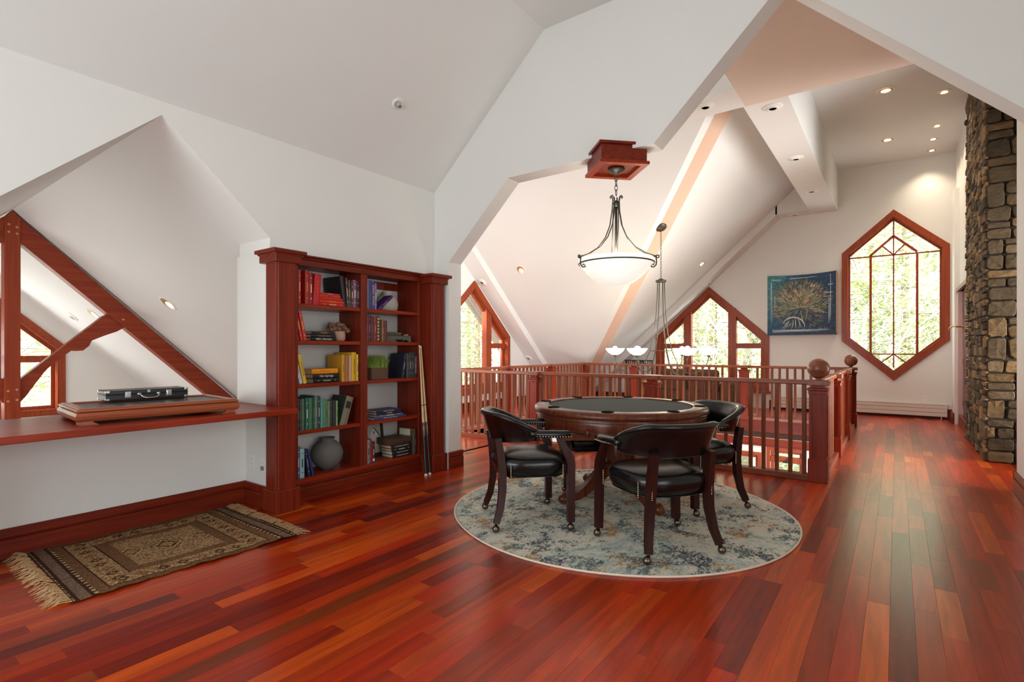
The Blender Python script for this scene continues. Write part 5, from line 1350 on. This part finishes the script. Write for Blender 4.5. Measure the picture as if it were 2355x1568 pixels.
# ------------------------------------------------------------------ CHAIRS
def mkchair(label, loc, heading):
    t = thing('game_chair', label, 'chair', (loc[0], loc[1], .012), (0, 0, atan2(heading[1], heading[0]) - pi / 2), 'captain chairs round the poker table')
    # seat cushion (superellipse loft)
    def loop(sx, sy, z, n=40, p=3.2, oy=0):
        out = []
        for k in range(n):
            a = 2 * pi * k / n; ca_, sa_ = cos(a), sin(a)
            w = 1 + .10 * (sa_)        # wider at the front
            out.append((sx * w * abs(ca_) ** (2 / p) * (1 if ca_ > 0 else -1), oy + sy * abs(sa_) ** (2 / p) * (1 if sa_ > 0 else -1), z))
        return out
    lv = [(.20, .19, .345), (.238, .222, .347), (.250, .232, .358), (.262, .244, .39), (.268, .250, .42), (.264, .246, .445), (.245, .228, .467), (.205, .19, .484), (.15, .14, .495), (.08, .075, .501)]
    vs = [];
    for sx, sy, z in lv: vs += loop(sx, sy, z)
    n = 40; m_ = len(lv); vs.append((0, 0, .503)); vs.append((0, 0, .345))
    fs = [(i * n + k, i * n + (k + 1) % n, (i + 1) * n + (k + 1) % n, (i + 1) * n + k) for i in range(m_ - 1) for k in range(n)] + [((m_ - 1) * n + k, (m_ - 1) * n + (k + 1) % n, m_ * n) for k in range(n)] + [((k + 1) % n, k, m_ * n + 1) for k in range(n)]
    part(MB().add(vs, fs), 'seat_cushion', LEATHER, t, True)
    wl = MB(); l_ = loop(.243, .226, .347, 64); wl.tube(l_ + [l_[0]], .0035, 5, cap=False); part(wl, 'seat_welt', LEATHER, t, True)
    nl = MB()
    for sx in (-1, 1):
        for (px_, py_) in ((sx * .20, -.238), (sx * .243, -.165), (sx * .25, .243), (sx * .282, .175)):
            for k in range(8): nl.ball((px_, py_, .345 + k * .0115), .0052, 6, 4)
    # barrel back: closed section swept round the sitter
    S = 36; vs = []; ns = 14
    for i in range(S + 1):
        u = -1 + 2 * i / S; ph = u * radians(97)
        bx_, by_ = .285 * sin(ph), -.03 - .235 * cos(ph); nx_, ny_ = sin(ph), -cos(ph)
        e = abs(u); drop = 0 if e < .42 else ((e - .42) / .58) ** 1.25
        zt = .768 - .10 * drop; zb = .575 + .018 * drop; fl_ = .055 * (1 - drop * .8)          # the top flares outward
        th = .048 - .010 * drop
        sec = [(0, zb), (-.2 * th, zb - .004), (-th, zb + .012), (-th + fl_ * .35, zb + (zt - zb) * .35), (-th + fl_ * .75, zb + (zt - zb) * .72), (-th * .9 + fl_, zt - .014), (-th * .6 + fl_, zt - .002), (-th * .2 + fl_, zt + .002), (th * .15 + fl_, zt - .004),
               (th * .3 + fl_, zt - .018), (fl_ * .85 + .004, zt - .032), (fl_ * .55, zb + (zt - zb) * .5), (fl_ * .25, zb + (zt - zb) * .25), (.0, zb + .006)]
        for o_, z in sec: vs.append((bx_ + nx_ * o_, by_ + ny_ * o_, z))
    fs = [(i * ns + k, i * ns + (k + 1) % ns, (i + 1) * ns + (k + 1) % ns, (i + 1) * ns + k) for i in range(S) for k in range(ns)] + [tuple(range(ns)), tuple(S * ns + k for k in reversed(range(ns)))]
    part(MB().add(vs, fs), 'backrest', LEATHER, t, True)
    pw_ = MB(); pw_.tube([tuple(Vector(vs[i * ns + 9]) + Vector((0, 0, .001))) for i in range(S + 1)], .004, 5); pw_.tube([vs[i * ns + 0] for i in range(S + 1)], .0035, 5); pw_.tube([vs[i * ns + 5] for i in range(3, S - 2)], .003, 5)
    part(pw_, 'back_piping', LEATHER, t, True)
    for sx in (-1, 1):
        am = MB(); vs2 = []; AA = 12
        for i in range(AA + 1):
            v = i / AA; y = -.05 + .27 * v; x = sx * (.283 + .012 * sin(v * pi)); w = .036 * (1 - .12 * v) * (.8 if i in (0, AA) else 1); z = .640 - .010 * v
            for (a_, b_) in ((-1, -.55), (-.95, .3), (-.6, .85), (0, 1), (.6, .85), (.95, .3), (1, -.55), (.7, -.9), (-.7, -.9)): vs2.append((x + a_ * w, y, z + b_ * .024))
        am.add(vs2, [(i * 9 + k, i * 9 + (k + 1) % 9, (i + 1) * 9 + (k + 1) % 9, (i + 1) * 9 + k) for i in range(AA) for k in range(9)] + [tuple(range(9)), tuple(AA * 9 + k for k in reversed(range(9)))])
        part(am, 'arm_pad', LEATHER, t, True)
        for i in range(13):
            v = i / 12; y = -.01 + .23 * v; x = .283 + .012 * sin(v * pi); w = .036 * (1 - .12 * v)
            for q_ in (-1, 1): nl.ball((sx * (x + q_ * (w + .0005)), y, .626 - .010 * v), .0052, 6, 4)
        for q_ in (-.02, 0, .02): nl.ball((sx * .284 + q_, .221, .616), .0052, 6, 4)
        # front leg with its curved arm support, rear sabre leg
        fl2 = MB().tube([(sx * .288, .225, .055), (sx * .285, .225, .20), (sx * .283, .226, .43), (sx * .283, .218, .475), (sx * .284, .180, .545), (sx * .284, .152, .595), (sx * .284, .150, .622)], [(.021, .023), (.022, .024), (.023, .026), (.023, .028), (.020, .022), (.018, .019), (.018, .019)], sq=(1, 0, 0))
        part(fl2, 'front_leg', WCHAIR, t, True, auto=40)
        rl = MB().tube([(sx * .238, -.262, .055), (sx * .218, -.232, .14), (sx * .200, -.215, .26), (sx * .192, -.215, .38), (sx * .190, -.228, .50), (sx * .192, -.245, .60)], [(.017, .019), (.019, .021), (.021, .024), (.022, .026), (.022, .024), (.022, .022)], sq=(1, 0, 0))
        part(rl, 'rear_leg', WCHAIR, t, True, auto=40)
    part(nl, 'nailheads', NAIL, t, True, kind='stuff')
    for (x, y) in ((-.288, .225), (.288, .225), (-.238, -.262), (.238, -.262)):
        c_ = MB(); c_.lathe([(.009, .035), (.009, .055), (.016, .056), (.018, .062), (.012, .066)], (x, y, 0), 12); ox = .012 if x < 0 else -.012
        c_.ball((x - ox, y - .004, .025), .0245, 16, 10); part(c_, 'ball_caster', BRASSD, t, True)
    fr = MB(); fr.bbox(-.19, .19, -.17, .17, .33, .35, .004); part(fr, 'seat_frame', WCHAIR, t)
    return t


def ch(cx_, cy_, hx, hy, label):
    l = sqrt(hx * hx + hy * hy); return mkchair(label, (cx_, cy_), (hx / l, hy / l))


ch(-2.093, 3.05, .68, .73, 'black vinyl captain chair at the left of the poker table, nearest the bookcase')
ch(-1.18, 3.13, -.815, .58, 'black vinyl captain chair nearest the camera, its back turned to the viewer')
ch(-1.256, 4.132, -.59, -.807, 'black vinyl captain chair at the right of the poker table, its inner back visible')
c4_ = ch(-2.19, 4.17, .72, -.69, 'black vinyl captain chair hidden behind the poker table, only its seat showing beneath'); c4_.scale = (1, 1, .945)

# ------------------------------------------------------------------ BOWL PENDANT AND ITS CEILING BOX
PX, PY = -1.838, 3.945
BX = thing('ceiling_box', 'square cherry box fixed cornerwise to the arch, carrying the bowl pendant', 'light box', (PX, PY, 2.65), (0, 0, pi / 4))
part(MB().bbox(-.185, .185, -.185, .185, .01, .135, .003), 'box_body', WCASEY, BX)
part(MB().ring([(-.20, -.20), (.20, -.20), (.20, .20), (-.20, .20)], [(-.150, -.150), (.150, -.150), (.150, .150), (-.150, .150)], 'Z', -.012, .012), 'lower_frame', WSHELF, BX)
cpz = MB(); cpz.prism([(-.205, -.205), (.205, -.205), (.205, -.16), (-.16, .205), (-.205, .205)], 'Z', .135, .155); part(cpz, 'top_moulding', WCASEY, BX)
PD = thing('bowl_pendant', 'large iron pendant with a white glass bowl hanging over the poker table', 'pendant lamp', (PX, PY, 1.70))
part(MB().lathe([(0, .912), (.022, .915), (.028, .925), (.05, .93), (.055, .938), (.067, .943), (.067, .955), (0, .96)], (0, 0, 0), 32), 'canopy', IRON, PD, True)


def chain(parent, z0, z1, m, w=.012, r=.0028, step=.034):
    n = max(1, int((z1 - z0) / step)); hgt = (z1 - z0) / n
    for k in range(n):
        c = MB(); L = hgt * .66; pts = []
        for i in range(17):
            a = 2 * pi * i / 16; x, z = w * cos(a), L * sin(a)
            pts.append((x, 0, z) if k % 2 else (0, x, z))
        c.tube(pts, r, 5, cap=False); o = part(c, 'chain_link', m, parent, True); o.location = (0, 0, z0 + hgt * (k + .5))


chain(PD, .745, .90, IRON, .012, .003, .038)
part(MB().tube([(0, 0, .70)] + [(.0, .016 * cos(a), .72 + .02 * sin(a)) for a in [i * pi / 6 - pi / 2 for i in range(13)]], .003, 6), 'hook_loop', IRON, PD, True)
part(MB().tube([(0, 0, .18), (0, 0, .70)], .011, 12), 'centre_rod', IRON, PD, True)
part(MB().lathe([(.0, .70), (.018, .695), (.026, .68), (.022, .66), (.013, .65)], (0, 0, 0), 20), 'collar', IRON, PD, True)
part(MB().lathe([(.0, .005), (.07, .012), (.14, .038), (.20, .080), (.245, .125), (.275, .165), (.292, .182), (.300, .192), (.303, .222), (.296, .228), (.288, .205), (.27, .18), (.20, .095), (.1, .035), (0, .02)], (0, 0, 0), 56), 'glass_bowl', ALAB, PD, True)
part(MB().tube([(.300 * cos(2 * pi * k / 64), .300 * sin(2 * pi * k / 64), .190) for k in range(65)], .006, 6, cap=False), 'iron_ring', IRON, PD, True)
for k in range(3):
    ang = TH + (-.30, pi + .30, pi / 2 - .1)[k]
    for off in (-.022, .022):
        c_, s_ = cos(ang), sin(ang); ux, uy = -s_ * off, c_ * off
        prf = [(.042, .715), (.050, .728), (.042, .738), (.030, .728), (.024, .70), (.026, .62), (.045, .50), (.085, .40), (.15, .315), (.235, .262), (.30, .236), (.318, .234)]
        part(MB().tube([(r * c_ + ux * (1 if i > 4 else .5), r * s_ + uy * (1 if i > 4 else .5), z) for i, (r, z) in enumerate(prf)], .0048, 7), 'curved_arm', IRON, PD, True)
    prf = [(.312, .232), (.322, .244), (.334, .240), (.334, .226), (.322, .220), (.312, .23), (.316, .19), (.312, .165), (.295, .150), (.278, .152), (.272, .164), (.282, .174), (.298, .168)]
    part(MB().tube([(r * c_, r * s_, z) for r, z in prf], .0055, 7), 'scroll', IRON, PD, True)
ll = bpy.data.lights.new('pendant_light', 'POINT'); ll.energy = 7; ll.color = (1, .95, .86); ll.shadow_soft_size = .08
lo = bpy.data.objects.new('pendant_light', ll); COL.objects.link(lo); lo.location = (PX, PY, 1.96)

# ------------------------------------------------------------------ CHANDELIER OVER THE FLOOR OPENING
QX, QY = -2.878, 7.748
CHN = thing('chandelier', 'six-arm iron chandelier with lit white glass cups hanging over the floor opening', 'chandelier', (QX, QY, .83))
M_ = surf((QX, QY, 7.82 + .45 * (QX - QY)), (.45, -.45, -1))
loc_ = M_.to_translation() - Vector((QX, QY, .83))
cnp = MB().lathe([(.085, 0), (.085, .012), (.07, .03), (.03, .042), (0, .046)], (0, 0, 0), 28).xf(Matrix.Translation(loc_) @ M_.to_3x3().to_4x4()); part(cnp, 'canopy', IRON, CHN, True)
ztop = loc_.z - .04
chain(CHN, 1.435, ztop, IRON, .010, .0026, .034)
part(MB().lathe([(0, 1.435), (.02, 1.432), (.04, 1.415), (.075, 1.405), (.082, 1.39), (.075, 1.375), (.06, 1.372), (0, 1.372)], (0, 0, 0), 24), 'top_hub', IRON, CHN, True)
for k in range(6):
    a = k * pi / 3 + .38; c_, s_ = cos(a), sin(a)
    prf = [(.05, 1.375), (.055, 1.15), (.07, .90), (.10, .62), (.16, .34), (.25, .12), (.36, .01), (.48, .0), (.60, .07), (.665, .17), (.68, .255)]
    part(MB().tube([(r * c_, r * s_, z) for r, z in prf], .0065, 7), 'curved_arm', IRON, CHN, True)
    part(MB().lathe([(.010, .25), (.024, .262), (.028, .275), (.02, .282)], (.68 * c_, .68 * s_, 0), 14), 'cup_seat', IRON, CHN, True)
    part(MB().lathe([(.02, .278), (.055, .284), (.10, .312), (.135, .352), (.145, .378), (.139, .378), (.10, .325), (.05, .295), (0, .29)], (.68 * c_, .68 * s_, 0), 28), 'glass_cup', ALAB2, CHN, True)
    part(MB().ball((.68 * c_, .68 * s_, .372), .04, 14, 10), 'bulb', BULB, CHN, True)
part(MB().tube([(.16 * cos(2 * pi * k / 24 + .38), .16 * sin(2 * pi * k / 24 + .38), .62 - .28) for k in range(25)], .005, 5, cap=False), 'stay_ring', IRON, CHN, True)
ll = bpy.data.lights.new('chandelier_light', 'POINT'); ll.energy = 16; ll.color = (1, .86, .68); ll.shadow_soft_size = .3
lo = bpy.data.objects.new('chandelier_light', ll); COL.objects.link(lo); lo.location = (QX, QY, 1.45)

# ------------------------------------------------------------------ FAR LOFT: sofa, spindled rack, cushion
BRN_ = mat('brown_upholstery', (92, 66, 50), .95, noise=.12, nscale=90, bump=.3, bscale=300)
SF = thing('sofa', 'brown two-cushion sofa seen from behind beyond the far railing', 'sofa', (-3.35, 10.8, 0))


def cushion(x0, x1, y0, y1, z0, z1, b=.04):
    return MB().bbox(x0, x1, y0, y1, z0, z1, b)


part(cushion(-.62, .62, -.40, .40, .12, .40, .03), 'base', BRN_, SF, bevel=.02)
for x in (-.60, .005): part(cushion(x, x + .595, -.42, -.22, .35, .80, .05), 'back_cushion', BRN_, SF, bevel=.03)
for x in (-.60, .005): part(cushion(x, x + .595, -.22, .38, .38, .52, .03), 'seat_cushion', BRN_, SF, bevel=.02)
for x in (-.80, .62): part(cushion(x, x + .18, -.42, .42, .10, .58, .06), 'arm', BRN_, SF, bevel=.03)
for x in (-.74, .74):
    for y in (-.36, .36): part(MB().bbox(x - .03, x + .03, y - .03, y + .03, 0, .12, .003), 'leg', WCHAIR, SF)
BK = thing('spindle_rack', 'black slatted wooden stand with small square cut-outs beyond the far railing', 'stand', (-4.6, 11.05, 0))
RB = mat('black_wood', (26, 22, 22), .45)
part(MB().bbox(-.34, .34, -.02, .02, .93, .955, .003), 'top_bar', RB, BK); part(MB().bbox(-.34, .34, -.02, .02, .84, .86, .003), 'middle_bar', RB, BK); part(MB().bbox(-.34, .34, -.02, .02, .10, .13, .003), 'bottom_bar', RB, BK)
for k in range(13):
    x = -.30 + k * .05
    part(MB().bbox(x - .007, x + .007, -.012, .012, .86, .93, .001), 'spindle', RB, BK)
for k in range(4):
    x = -.30 + k * .2; part(MB().bbox(x - .014, x + .014, -.015, .015, .0, .93, .002), 'post', RB, BK)
for x in (-.12, .06): part(MB().ring([(x - .04, .86), (x + .04, .86), (x + .04, .93), (x - .04, .93)], [(x - .022, .877), (x + .022, .877), (x + .022, .913), (x - .022, .913)], 'Y', -.016, -.006), 'square_cutout', RB, BK)
sp = thing('patterned_cushion', 'small yellow and black patterned cushion standing on the floor beyond the far railing', 'cushion', (-4.18, 10.5, 0))
part(MB().bbox(-.20, .20, -.06, .06, .22, .62, .05), 'cushion_body', mat('yellow_pattern', (170, 146, 66), .9, noise=.9, nscale=26), sp, bevel=.02)
part(MB().bbox(-.22, .22, -.18, .18, .0, .22, .01), 'stool', RB, sp)
